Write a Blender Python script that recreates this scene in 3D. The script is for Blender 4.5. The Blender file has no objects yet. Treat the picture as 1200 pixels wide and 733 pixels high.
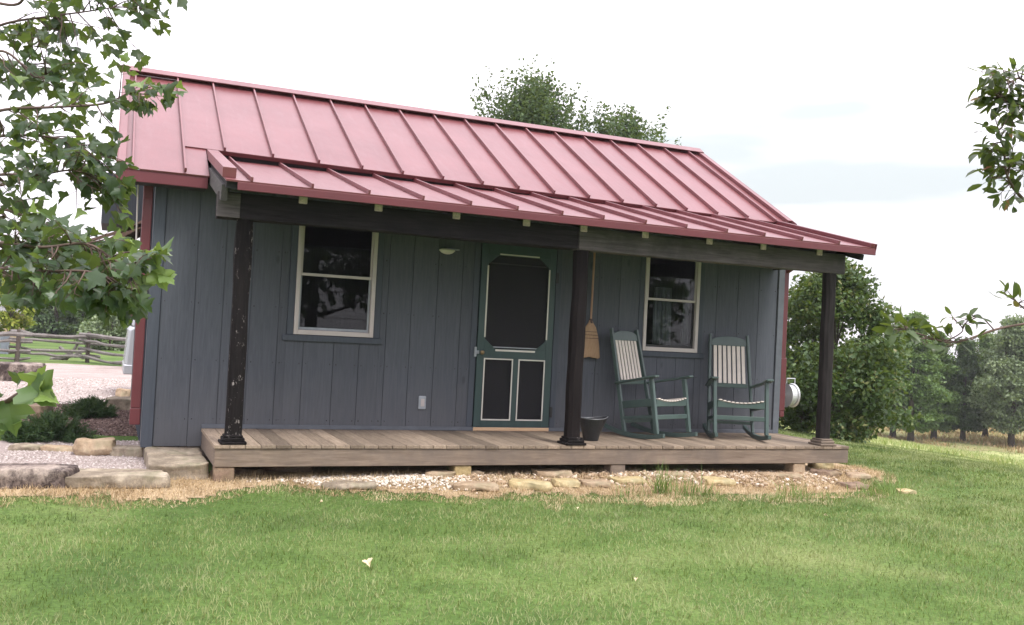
import bpy, math, random
import numpy as np
from mathutils import Vector, Matrix, noise
random.seed(7)
RNG = np.random.default_rng(11)
SC = bpy.context.scene
COL = SC.collection
R = math.radians

# ------------------------------------------------------------------ camera
CAM = np.array([-0.93778, -10.48845, 1.15283]); F = 1114.49 / 1200.0
yaw, pit, rol = -0.39787, 0.0230, 0.05123
fw = np.array([-math.sin(yaw)*math.cos(pit), math.cos(yaw)*math.cos(pit), math.sin(pit)])
r0 = np.array([math.cos(yaw), math.sin(yaw), 0.0]); u0 = np.cross(r0, fw)
RT = r0*math.cos(rol) + u0*math.sin(rol); UP = -r0*math.sin(rol) + u0*math.cos(rol); FW = fw
cd = bpy.data.cameras.new('camera'); cam = bpy.data.objects.new('camera', cd); COL.objects.link(cam)
cd.sensor_width = 36; cd.lens = 36*F; cd.clip_end = 3000; cd.clip_start = 0.05
M = Matrix.Identity(4)
for i in range(3):
    M[i][0] = RT[i]; M[i][1] = UP[i]; M[i][2] = -FW[i]; M[i][3] = CAM[i]
cam.matrix_world = M
SC.camera = cam

# ------------------------------------------------------------------ sky, sun, exposure
SUN_EL, SUN_AZ = 58.0, 158.0     # azimuth clockwise from +Y
w = bpy.data.worlds.new('World'); SC.world = w; w.use_nodes = True
nt = w.node_tree; N = nt.nodes; L = nt.links; N.clear()
out = N.new('ShaderNodeOutputWorld'); bg = N.new('ShaderNodeBackground'); bg.inputs['Strength'].default_value = 0.1
sky = N.new('ShaderNodeTexSky'); sky.sky_type = 'NISHITA'; sky.sun_disc = False
sky.sun_elevation = R(SUN_EL); sky.sun_rotation = R(SUN_AZ); sky.air_density = 1.0; sky.dust_density = 2.0
tc = N.new('ShaderNodeTexCoord'); mp = N.new('ShaderNodeMapping'); mp.inputs['Scale'].default_value = (1.1, 1.1, 5.5)
mp.inputs['Location'].default_value = (0.35, 0.1, 0.2)
cn = N.new('ShaderNodeTexNoise'); cn.inputs['Scale'].default_value = 1.6; cn.inputs['Detail'].default_value = 4; cn.inputs['Roughness'].default_value = .45
cr = N.new('ShaderNodeValToRGB'); cr.color_ramp.elements[0].position = .31; cr.color_ramp.elements[0].color = (0, 0, 0, 1)
cr.color_ramp.elements[1].position = .46; cr.color_ramp.elements[1].color = (1, 1, 1, 1)
cl = N.new('ShaderNodeMixRGB'); cl.inputs['Color1'].default_value = (4.75, 5.1, 5.15, 1); cl.inputs['Color2'].default_value = (9.9, 9.3, 10.1, 1)
mx = N.new('ShaderNodeMixRGB'); mx.inputs['Fac'].default_value = .93
L.new(tc.outputs['Generated'], mp.inputs[0]); L.new(mp.outputs[0], cn.inputs['Vector']); L.new(cn.outputs['Fac'], cr.inputs[0])
L.new(cr.outputs[0], cl.inputs['Fac']); L.new(sky.outputs[0], mx.inputs['Color1']); L.new(cl.outputs[0], mx.inputs['Color2'])
# an overcast sky is about three times brighter overhead than at the horizon
sx = N.new('ShaderNodeSeparateXYZ'); L.new(tc.outputs['Generated'], sx.inputs[0])
zr = N.new('ShaderNodeMapRange'); zr.inputs[1].default_value = 0.0; zr.inputs[2].default_value = 1.0; zr.inputs[3].default_value = .62; zr.inputs[4].default_value = 1.55
L.new(sx.outputs[2], zr.inputs[0])
zm = N.new('ShaderNodeMixRGB'); zm.blend_type = 'MULTIPLY'; zm.inputs['Fac'].default_value = 1
L.new(mx.outputs[0], zm.inputs['Color1']); L.new(zr.outputs[0], zm.inputs['Color2']); L.new(zm.outputs[0], bg.inputs['Color']); L.new(bg.outputs[0], out.inputs['Surface'])
sd = bpy.data.lights.new('sun', 'SUN'); sd.energy = 1.3; sd.angle = R(14); sd.color = (1, .96, .9)
so = bpy.data.objects.new('sun', sd); COL.objects.link(so)
sv = Vector((math.sin(R(SUN_AZ))*math.cos(R(SUN_EL)), math.cos(R(SUN_AZ))*math.cos(R(SUN_EL)), math.sin(R(SUN_EL))))
so.rotation_euler = sv.to_track_quat('Z', 'Y').to_euler(); so.location = (-8, -20, 25)
vs = SC.view_settings; vs.view_transform = 'Standard'; vs.look = 'None'; vs.gamma = 1; vs.use_curve_mapping = False
vs.exposure = 1.25
SC.render.engine = 'CYCLES'

# ------------------------------------------------------------------ terrain height and pixel helpers
def sst(a, b, x):
    t = np.clip((x-a)/(b-a), 0, 1); return t*t*(3-2*t)
def hgt(x, y):
    x = np.asarray(x, float); y = np.asarray(y, float)
    z = -.43 + .09*sst(-2.3, -1.3, y)
    z = z + .10*sst(1.6, 2.3, y)*(1-sst(5, 6.5, y))*(1-sst(-.6, .2, x))         # planting bed
    z = z - .10*sst(7, 20, y)*(1-sst(4, 10, x))
    d = x - 10.0
    z = z - .115*(np.log1p(np.exp(-np.abs(d)/2))*2 + np.maximum(d, 0) - 2*np.log(2)*np.exp(-np.abs(d)))*sst(7.5, 14, x)*(1) + 0
    z = z + .115*(np.maximum(x-43, 0))
    z = z + .012*np.sin(x*.9+1.3)*np.sin(y*.8) + .006*np.sin(x*2.3)*np.cos(y*2.9+1)
    z = z + .05*np.maximum(y-60, 0)*(x < 30)*.3
    return z
def ray(u, v):
    return FW + RT*(u-600)/1114.49 - UP*(v-366.5)/1114.49
def G(u, v, dz=0.0):                                  # where the line of sight through (u, v) meets the ground
    d = ray(u, v); t = 2.0
    while t < 300:
        p = CAM + d*t
        if p[2] < float(hgt(p[0], p[1])) + dz:
            a, b = t-.25, t
            for _ in range(24):
                m = (a+b)/2; p = CAM + d*m
                if p[2] < float(hgt(p[0], p[1])) + dz: b = m
                else: a = m
            return Vector(CAM + d*b)
        t += .05 + t*.004
    return Vector(CAM + d*t)
def DP(u, v, t): return Vector(CAM + ray(u, v)*t)
def PY(u, v, y):
    d = ray(u, v); return Vector(CAM + d*((y-CAM[1])/d[1]))
def PZ(u, v, z):
    d = ray(u, v); return Vector(CAM + d*((z-CAM[2])/d[2]))
def PX(u, v, x):
    d = ray(u, v); return Vector(CAM + d*((x-CAM[0])/d[0]))

# ------------------------------------------------------------------ materials
def mat(name):
    m = bpy.data.materials.new(name); m.use_nodes = True; n = m.node_tree
    return m, n, n.nodes['Principled BSDF']
def nd(n, t, **k):
    o = n.nodes.new(t)
    for a, b in k.items():
        if a in ('ins',):
            for i, val in b.items(): o.inputs[i].default_value = val
        else: setattr(o, a, b)
    return o
def ramp(n, stops):
    r = n.nodes.new('ShaderNodeValToRGB'); e = r.color_ramp.elements
    while len(e) < len(stops): e.new(.5)
    for q, (p, c) in zip(e, stops): q.position = p; q.color = (*c, 1)
    return r
def noise_n(n, scale, detail=4, rough=.55, stretch=None, coord='Object', dist=0):
    t = n.nodes.new('ShaderNodeTexCoord'); m = n.nodes.new('ShaderNodeMapping'); m.inputs['Scale'].default_value = stretch or (1, 1, 1)
    x = nd(n, 'ShaderNodeTexNoise'); x.inputs['Scale'].default_value = scale; x.inputs['Detail'].default_value = detail
    x.inputs['Roughness'].default_value = rough; x.inputs['Distortion'].default_value = dist
    n.links.new(t.outputs[coord], m.inputs[0]); n.links.new(m.outputs[0], x.inputs['Vector']); return x
def mixc(n, fac, a, b, mode='MIX'):
    m = n.nodes.new('ShaderNodeMixRGB'); m.blend_type = mode
    for i, s in (('Fac', fac), ('Color1', a), ('Color2', b)):
        if hasattr(s, 'links') or hasattr(s, 'is_linked'): n.links.new(s, m.inputs[i])
        elif isinstance(s, (int, float)): m.inputs[i].default_value = s
        else: m.inputs[i].default_value = (*s, 1)
    return m.outputs[0]
def bump(n, bsdf, h, strength=.3, dist=.01):
    b = n.nodes.new('ShaderNodeBump'); b.inputs['Strength'].default_value = strength; b.inputs['Distance'].default_value = dist
    n.links.new(h, b.inputs['Height']); n.links.new(b.outputs[0], bsdf.inputs['Normal'])
def simple(name, c, rough=.6, metal=0, var=.15, scale=8, bstr=.15, stretch=None, spec=.5):
    m, n, b = mat(name)
    x = noise_n(n, scale, 5, .6, stretch)
    r = ramp(n, [(.3, tuple(v*(1-var) for v in c)), (.7, tuple(min(1, v*(1+var)) for v in c))])
    n.links.new(x.outputs['Fac'], r.inputs[0]); n.links.new(r.outputs[0], b.inputs['Base Color'])
    b.inputs['Roughness'].default_value = rough; b.inputs['Metallic'].default_value = metal; b.inputs['Specular IOR Level'].default_value = spec
    if bstr: bump(n, b, x.outputs['Fac'], bstr, .004)
    return m
def wood(name, c1, c2, axis='x', scale=5, rough=.8, island=.35, dark=None, bstr=.4, knots=0.0, stain=None, spec=.3):
    st = {'x': (1, 14, 14), 'y': (14, 1, 14), 'z': (14, 14, 1)}[axis]
    m, n, b = mat(name); L = n.links.new
    g = noise_n(n, scale, 6, .65, tuple(s for s in st), dist=.6)
    r = ramp(n, [(.28, c1), (.72, c2)]); L(g.outputs['Fac'], r.inputs[0]); c = r.outputs[0]
    geo = nd(n, 'ShaderNodeNewGeometry')
    rr = ramp(n, [(0, (1-island,)*3), (1, (1+island,)*3)]); L(geo.outputs['Random Per Island'], rr.inputs[0])
    c = mixc(n, 1.0, c, rr.outputs[0], 'MULTIPLY')
    big = noise_n(n, 1.3, 5, .7)
    if dark:
        q = ramp(n, [(.45, (0, 0, 0)), (.7, (1, 1, 1))]); L(big.outputs['Fac'], q.inputs[0]); c = mixc(n, q.outputs[0], c, dark)
    if knots:
        v = nd(n, 'ShaderNodeTexVoronoi'); v.inputs['Scale'].default_value = 2.2
        t = nd(n, 'ShaderNodeTexCoord'); mm = nd(n, 'ShaderNodeMapping'); mm.inputs['Scale'].default_value = {'x': (.7, 1.6, 1.6), 'y': (1.6, .7, 1.6), 'z': (1.6, 1.6, .7)}[axis]
        L(t.outputs['Object'], mm.inputs[0]); L(mm.outputs[0], v.inputs['Vector'])
        k = ramp(n, [(.05, (1, 1, 1)), (.10, (0, 0, 0))]); L(v.outputs['Distance'], k.inputs[0])
        kk = nd(n, 'ShaderNodeMath', operation='MULTIPLY'); L(k.outputs[0], kk.inputs[0]); kk.inputs[1].default_value = knots
        c = mixc(n, kk.outputs[0], c, tuple(v_*.35 for v_ in c1))
    if stain:
        s = noise_n(n, 17, 7, .75, (1.2, 1.2, .6) if axis == 'z' else (.6, 1.2, 1.2)); q = ramp(n, [(stain[0], (0, 0, 0)), (stain[0]+.05, (1, 1, 1))]); L(s.outputs['Fac'], q.inputs[0])
        c = mixc(n, q.outputs[0], c, stain[1])
    L(c, b.inputs['Base Color']); b.inputs['Roughness'].default_value = rough; b.inputs['Specular IOR Level'].default_value = spec
    bump(n, b, g.outputs['Fac'], bstr, .006)
    return m
def weather(m, zlo, zhi, col, amt):
    n = m.node_tree; L = n.links.new; b = n.nodes['Principled BSDF']; src = b.inputs['Base Color'].links[0].from_socket
    t = nd(n, 'ShaderNodeTexCoord'); sp = nd(n, 'ShaderNodeSeparateXYZ'); L(t.outputs['Object'], sp.inputs[0])
    x = noise_n(n, 3.5, 6, .75, (1, 1, .5)); ad = nd(n, 'ShaderNodeMath', operation='MULTIPLY_ADD'); L(x.outputs['Fac'], ad.inputs[0]); ad.inputs[1].default_value = -1.0; L(sp.outputs[2], ad.inputs[2])
    mr = nd(n, 'ShaderNodeMapRange'); L(ad.outputs[0], mr.inputs[0]); mr.inputs[1].default_value = zlo; mr.inputs[2].default_value = zhi; mr.inputs[3].default_value = amt; mr.inputs[4].default_value = 0
    L(mixc(n, mr.outputs[0], src, col), b.inputs['Base Color'])
def leafmat(name, stops, trans=.35, rough=.5, spec=.4, patch=None):
    m, n, b = mat(name); L = n.links.new
    a = nd(n, 'ShaderNodeAttribute', attribute_name='rnd'); r = ramp(n, stops); L(a.outputs['Fac'], r.inputs[0]); c = r.outputs[0]
    if patch:
        x = noise_n(n, patch[0], 3, .6); q = ramp(n, [(.42, (0, 0, 0)), (.66, (1, 1, 1))]); L(x.outputs['Fac'], q.inputs[0])
        f = nd(n, 'ShaderNodeMath', operation='MULTIPLY'); L(q.outputs[0], f.inputs[0]); f.inputs[1].default_value = patch[2]
        c = mixc(n, f.outputs[0], c, patch[1])
    L(c, b.inputs['Base Color']); b.inputs['Roughness'].default_value = rough; b.inputs['Specular IOR Level'].default_value = spec
    if trans:
        t = nd(n, 'ShaderNodeBsdfTranslucent'); L(mixc(n, .5, c, (.25, .32, .03), 'MIX'), t.inputs[0])
        s = nd(n, 'ShaderNodeMixShader'); s.inputs[0].default_value = trans
        L(b.outputs[0], s.inputs[1]); L(t.outputs[0], s.inputs[2]); L(s.outputs[0], n.nodes['Material Output'].inputs[0])
    return m

MT = {}
MT['siding'] = wood('slate_siding', (.062, .070, .084), (.092, .102, .120), 'z', 3, .75, .09, bstr=.3, knots=.45, spec=.25)
weather(MT['siding'], -.75, .15, (.15, .145, .135), .35)
MT['trimslate'] = wood('slate_trim', (.050, .060, .074), (.068, .080, .098), 'z', 3, .7, .08, bstr=.2, spec=.25)
MT['skirt'] = simple('skirt_paint', (.095, .108, .125), .6)
MT['redtrim'] = simple('red_metal_trim', (.105, .020, .024), .45, var=.12, scale=2, bstr=.03)
MT['fascia'] = simple('red_fascia', (.115, .020, .026), .5, var=.12, scale=2, bstr=.05)
def roofmat():
    m, n, b = mat('red_metal_roof'); L = n.links.new
    x = noise_n(n, 1.4, 5, .6); r = ramp(n, [(.3, (.130, .036, .039)), (.7, (.17, .054, .058))]); L(x.outputs['Fac'], r.inputs[0])
    y = noise_n(n, 5, 6, .75, (3.2, .35, .35), dist=.5); q = ramp(n, [(.50, (0, 0, 0)), (.78, (1, 1, 1))]); L(y.outputs['Fac'], q.inputs[0])
    f = nd(n, 'ShaderNodeMath', operation='MULTIPLY'); L(q.outputs[0], f.inputs[0]); f.inputs[1].default_value = .28
    L(mixc(n, f.outputs[0], r.outputs[0], (.28, .13, .14)), b.inputs['Base Color'])
    rr = nd(n, 'ShaderNodeMapRange'); L(y.outputs['Fac'], rr.inputs[0]); rr.inputs[3].default_value = .26; rr.inputs[4].default_value = .48
    L(rr.outputs[0], b.inputs['Roughness']); b.inputs['Specular IOR Level'].default_value = .65
    w2 = noise_n(n, 1.6, 3, .5, (1.3, .6, .6)); bump(n, b, w2.outputs['Fac'], .55, .035)
    return m
MT['roof'] = roofmat()
MT['deck'] = wood('weathered_deck', (.135, .100, .072), (.29, .235, .175), 'y', 4, .85, .38, bstr=.4, knots=.35)
MT['rim'] = wood('weathered_rim_board', (.125, .094, .070), (.25, .198, .152), 'x', 3, .85, .05, dark=(.12, .10, .085), bstr=.35, knots=.7)
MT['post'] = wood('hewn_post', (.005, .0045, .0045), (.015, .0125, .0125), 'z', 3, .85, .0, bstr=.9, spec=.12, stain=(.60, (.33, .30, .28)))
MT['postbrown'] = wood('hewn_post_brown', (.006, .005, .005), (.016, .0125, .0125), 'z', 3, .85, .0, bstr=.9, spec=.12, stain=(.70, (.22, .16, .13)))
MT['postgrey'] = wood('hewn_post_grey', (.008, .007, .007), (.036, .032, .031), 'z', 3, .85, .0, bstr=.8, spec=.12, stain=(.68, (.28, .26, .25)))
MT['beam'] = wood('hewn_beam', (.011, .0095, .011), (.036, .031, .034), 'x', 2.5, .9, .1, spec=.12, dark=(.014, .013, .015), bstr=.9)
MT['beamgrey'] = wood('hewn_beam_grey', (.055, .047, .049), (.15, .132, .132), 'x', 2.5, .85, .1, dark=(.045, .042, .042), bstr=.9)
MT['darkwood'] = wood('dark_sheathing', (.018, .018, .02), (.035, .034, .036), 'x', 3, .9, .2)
MT['rafter'] = wood('grey_rafter', (.05, .048, .048), (.10, .095, .09), 'y', 3, .9, .1)
MT['endgrain'] = simple('pale_end_grain', (.66, .52, .55), .85, var=.3, scale=30)
MT['white'] = simple('white_vinyl', (.47, .43, .41), .45, var=.06, scale=3, bstr=.03)
MT['whitebright'] = simple('white_moulding', (.62, .60, .54), .5, var=.08, scale=3, bstr=.03)
MT['doorgreen'] = simple('green_door_paint', (.026, .055, .053), .45, var=.12, scale=4, bstr=.06, stretch=(4, 4, 1))
MT['chairgreen'] = simple('green_chair_paint', (.058, .092, .084), .38, var=.14, scale=6, bstr=.05)
MT['slat'] = simple('cream_slat', (.60, .55, .49), .5, var=.1, scale=6, bstr=.08)
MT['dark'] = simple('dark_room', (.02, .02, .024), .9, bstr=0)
MT['black'] = simple('black_iron', (.012, .013, .015), .35, var=.3, scale=14, bstr=.1)
MT['rimmetal'] = simple('worn_rim', (.16, .17, .18), .4, metal=.6, var=.3, scale=14)
MT['galv'] = simple('galvanised', (.55, .57, .58), .4, metal=.3, var=.12, scale=6, bstr=.04)
MT['brass'] = simple('old_brass', (.30, .22, .12), .35, metal=.8)
MT['reflection_panel'] = simple('reflection_grey', (.16, .16, .18), .9, var=.35, scale=5, stretch=(6, 1, .6))  # streaky grey of the reflection painted into the right window
MT['tanwood'] = wood('new_threshold', (.50, .33, .19), (.66, .47, .30), 'x', 4, .7, .0)
MT['straw_broom'] = wood('broom_straw', (.26, .165, .095), (.42, .29, .185), 'z', 14, .9, .15, bstr=.9)
MT['handle'] = simple('broom_handle', (.34, .20, .12), .5)
MT['twine'] = simple('dark_twine', (.06, .035, .03), .8)
MT['shake'] = wood('cedar_shake', (.12, .075, .055), (.26, .18, .14), 'y', 5, .9, .3)
MT['outlet'] = simple('outlet_grey', (.30, .33, .36), .5)
MT['fence'] = wood('split_rail', (.09, .082, .076), (.26, .24, .225), 'x', 5, .9, .3, dark=(.07, .06, .055), bstr=.8)
MT['bark'] = wood('bark', (.045, .035, .028), (.12, .10, .085), 'z', 7, .95, .0, bstr=1)
MT['twig'] = simple('twig_bark', (.10, .065, .05), .8)
MT['silver'] = simple('silver_paint', (.42, .44, .46), .25, metal=.5, var=.04, scale=2, bstr=0)
MT['tyre'] = simple('tyre_rubber', (.02, .02, .02), .8)
MT['carglass'] = simple('dark_glass', (.02, .035, .035), .08, bstr=0, spec=.8)
MT['tan'] = simple('tan_wall', (.36, .27, .17), .8)
MT['greyroof'] = simple('grey_shingle', (.16, .16, .16), .9)
MT['utility'] = simple('utility_grey', (.16, .18, .21), .6)
def screenmat():
    m, n, b = mat('insect_screen'); L = n.links.new
    b.inputs['Base Color'].default_value = (.007, .0075, .010, 1); b.inputs['Roughness'].default_value = .7
    t = nd(n, 'ShaderNodeBsdfTransparent'); s = nd(n, 'ShaderNodeMixShader'); s.inputs[0].default_value = .55
    L(t.outputs[0], s.inputs[1]); L(b.outputs[0], s.inputs[2]); L(s.outputs[0], n.nodes['Material Output'].inputs[0]); return m
MT['screen'] = screenmat()
def glassmat():
    m, n, b = mat('window_glass'); L = n.links.new; n.nodes.remove(b)
    t = nd(n, 'ShaderNodeBsdfTransparent'); t.inputs[0].default_value = (.82, .86, .86, 1)
    g = nd(n, 'ShaderNodeBsdfGlossy'); g.inputs['Roughness'].default_value = .015
    fr = nd(n, 'ShaderNodeFresnel'); fr.inputs[0].default_value = 1.36
    x = noise_n(n, 3, 2, .5); bb = n.nodes.new('ShaderNodeBump'); bb.inputs['Strength'].default_value = .05; bb.inputs['Distance'].default_value = .01
    L(x.outputs['Fac'], bb.inputs['Height']); L(bb.outputs[0], g.inputs['Normal'])
    s = nd(n, 'ShaderNodeMixShader'); L(fr.outputs[0], s.inputs[0]); L(t.outputs[0], s.inputs[1]); L(g.outputs[0], s.inputs[2])
    L(s.outputs[0], n.nodes['Material Output'].inputs[0]); return m
MT['glass'] = glassmat()
def stonemat(name, a, b_, c, moss=.0, cracks=0.0):
    m, n, b = mat(name); L = n.links.new
    x = noise_n(n, 3.5, 8, .65); r = ramp(n, [(.28, a), (.5, b_), (.72, c)]); L(x.outputs['Fac'], r.inputs[0]); col = r.outputs[0]
    f = noise_n(n, 40, 5, .7); q = ramp(n, [(.3, (.72,)*3), (.7, (1.22,)*3)]); L(f.outputs['Fac'], q.inputs[0]); col = mixc(n, 1, col, q.outputs[0], 'MULTIPLY')
    if moss:
        y = noise_n(n, 5, 5, .7); k = ramp(n, [(.52, (0, 0, 0)), (.64, (moss,)*3)]); L(y.outputs['Fac'], k.inputs[0]); col = mixc(n, k.outputs[0], col, (.10, .115, .05))
    if cracks:
        y = noise_n(n, 3, 6, .8, (1.4, 1.4, .8)); k = ramp(n, [(.44, (cracks,)*3), (.60, (0, 0, 0))]); L(y.outputs['Fac'], k.inputs[0]); col = mixc(n, k.outputs[0], col, (.035, .025, .024))
    L(col, b.inputs['Base Color']); b.inputs['Roughness'].default_value = .9; b.inputs['Specular IOR Level'].default_value = .2
    bump(n, b, f.outputs['Fac'], .5, .012); return m
MT['st_tan'] = stonemat('tan_sandstone', (.22, .16, .10), (.36, .27, .18), (.46, .38, .27), .4)
MT['st_yel'] = stonemat('yellow_sandstone', (.30, .23, .11), (.46, .37, .20), (.55, .48, .31), .4)
MT['st_grey'] = stonemat('grey_sandstone', (.20, .165, .115), (.34, .285, .21), (.46, .40, .31), .45, .35)
MT['st_dark'] = stonemat('dark_streaked_stone', (.16, .12, .10), (.26, .21, .18), (.40, .34, .29), .1, .95)
MT['st_brown'] = stonemat('brown_flagstone', (.12, .085, .06), (.22, .155, .11), (.34, .26, .18), .3)
MT['gravel_bits'] = leafmat('gravel_bits', [(0, (.20, .165, .145)), (.5, (.36, .315, .29)), (1, (.55, .50, .47))], 0, .9, .2)
MT['pale_bits'] = leafmat('pale_bits', [(0, (.34, .25, .16)), (.35, (.55, .48, .38)), (1, (.75, .72, .66))], 0, .9, .2)
MT['tan_bits'] = leafmat('tan_bits', [(0, (.20, .13, .075)), (.5, (.38, .28, .18)), (.9, (.55, .46, .35)), (1, (.7, .64, .56))], 0, .9, .2)
MT['mulch_bits'] = leafmat('mulch_bits', [(0, (.07, .045, .04)), (.6, (.17, .12, .105)), (1, (.27, .20, .17))], 0, .95, .1)
MT['straw'] = leafmat('straw_bits', [(0, (.34, .24, .13)), (.5, (.52, .39, .23)), (1, (.68, .56, .38))], .1, .8, .2)
def groundmat(name, sc, stops, fine=60, b2=.5, stretch=None):
    m, n, b = mat(name); L = n.links.new
    x = noise_n(n, sc, 6, .65, stretch); r = ramp(n, stops); L(x.outputs['Fac'], r.inputs[0])
    f = noise_n(n, fine, 4, .7); q = ramp(n, [(.3, (.6,)*3), (.7, (1.35,)*3)]); L(f.outputs['Fac'], q.inputs[0])
    L(mixc(n, 1, r.outputs[0], q.outputs[0], 'MULTIPLY'), b.inputs['Base Color']); b.inputs['Roughness'].default_value = .95; b.inputs['Specular IOR Level'].default_value = .1
    bump(n, b, f.outputs['Fac'], b2, .02); return m
MT['lawn'] = groundmat('lawn_turf', .55, [(.30, (.045, .085, .020)), (.5, (.085, .14, .035)), (.7, (.16, .20, .07))], 30)
MT['field'] = groundmat('pale_field', .25, [(.3, (.19, .25, .08)), (.5, (.27, .31, .12)), (.7, (.36, .35, .17))], 5)
MT['tallfield'] = groundmat('dry_field', .4, [(.3, (.17, .19, .08)), (.6, (.27, .25, .12)), (.8, (.32, .29, .15))], 4)
MT['g_gravel'] = groundmat('gravel_ground', 1.2, [(.3, (.27, .22, .20)), (.7, (.40, .345, .32))], 45, .8)
MT['g_straw'] = groundmat('straw_ground', 1.8, [(.3, (.34, .25, .15)), (.7, (.50, .39, .25))], 50, .8)
MT['g_mulch'] = groundmat('mulch_ground', 3, [(.3, (.09, .065, .055)), (.7, (.18, .13, .11))], 40, 1)
MT['grass'] = leafmat('grass_blades', [(0, (.046, .092, .024)), (.35, (.105, .160, .038)), (.7, (.205, .255, .080)), (.92, (.30, .32, .15)), (1, (.50, .42, .25))], .25, .55, .25,
                      patch=(1.5, (.31, .33, .16), .75))
MT['maple'] = leafmat('maple_leaves', [(0, (.022, .048, .024)), (.5, (.050, .092, .040)), (.85, (.095, .160, .055)), (1, (.19, .28, .07))], .38, .38, .5)
MT['oval'] = leafmat('oval_leaves', [(0, (.030, .052, .018)), (.7, (.055, .090, .030)), (.95, (.12, .17, .05)), (1, (.30, .09, .05))], .35, .4, .5)
MT['crown_dark'] = leafmat('dark_crown', [(0, (.038, .068, .032)), (.6, (.064, .108, .048)), (1, (.11, .165, .075))], .3, .6, .25)
MT['crown_mid'] = leafmat('mid_crown', [(0, (.062, .115, .036)), (.6, (.105, .18, .058)), (1, (.18, .27, .10))], .3, .6, .25)
MT['crown_pale'] = leafmat('pale_crown', [(0, (.11, .155, .085)), (.6, (.17, .225, .125)), (1, (.25, .31, .18))], .3, .6, .25)
MT['crown_yellow'] = leafmat('yellow_crown', [(0, (.14, .20, .03)), (.6, (.28, .32, .05)), (1, (.42, .38, .08))], .3, .6, .25)
MT['crown_bush'] = leafmat('bush_crown', [(0, (.030, .060, .020)), (.6, (.058, .108, .034)), (.9, (.12, .18, .055)), (1, (.22, .22, .09))], .3, .5, .35)
MT['needle'] = leafmat('yew_needles', [(0, (.018, .045, .018)), (.7, (.040, .085, .032)), (1, (.085, .14, .05))], .15, .6, .3)
MT['verge'] = leafmat('verge_blades', [(0, (.17, .24, .07)), (.6, (.30, .34, .14)), (1, (.48, .45, .25))], .3, .6, .3)
MT['weed'] = leafmat('weed_blades', [(0, (.09, .18, .04)), (.7, (.17, .27, .07)), (1, (.34, .36, .14))], .35, .5, .3)

# ------------------------------------------------------------------ mesh helpers
def link_mesh(name, V, Fs, m, parent=None, smooth=False, rnd=None):
    me = bpy.data.meshes.new(name)
    if isinstance(Fs, np.ndarray):
        k = Fs.shape[1]; nf = len(Fs)
        me.vertices.add(len(V)); me.vertices.foreach_set('co', np.asarray(V, np.float32).ravel())
        me.loops.add(nf*k); me.loops.foreach_set('vertex_index', Fs.astype(np.int32).ravel())
        me.polygons.add(nf); me.polygons.foreach_set('loop_start', np.arange(0, nf*k, k, dtype=np.int32))
        me.update(calc_edges=True)
    else:
        me.from_pydata([tuple(v) for v in V], [], Fs)
    me.materials.append(m)
    if rnd is not None:
        a = me.attributes.new('rnd', 'FLOAT', 'FACE'); a.data.foreach_set('value', np.asarray(rnd, np.float32))
    if smooth: me.polygons.foreach_set('use_smooth', np.ones(len(me.polygons), bool))
    me.update()
    o = bpy.data.objects.new(name, me); COL.objects.link(o)
    if parent: o.parent = parent
    return o
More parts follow.
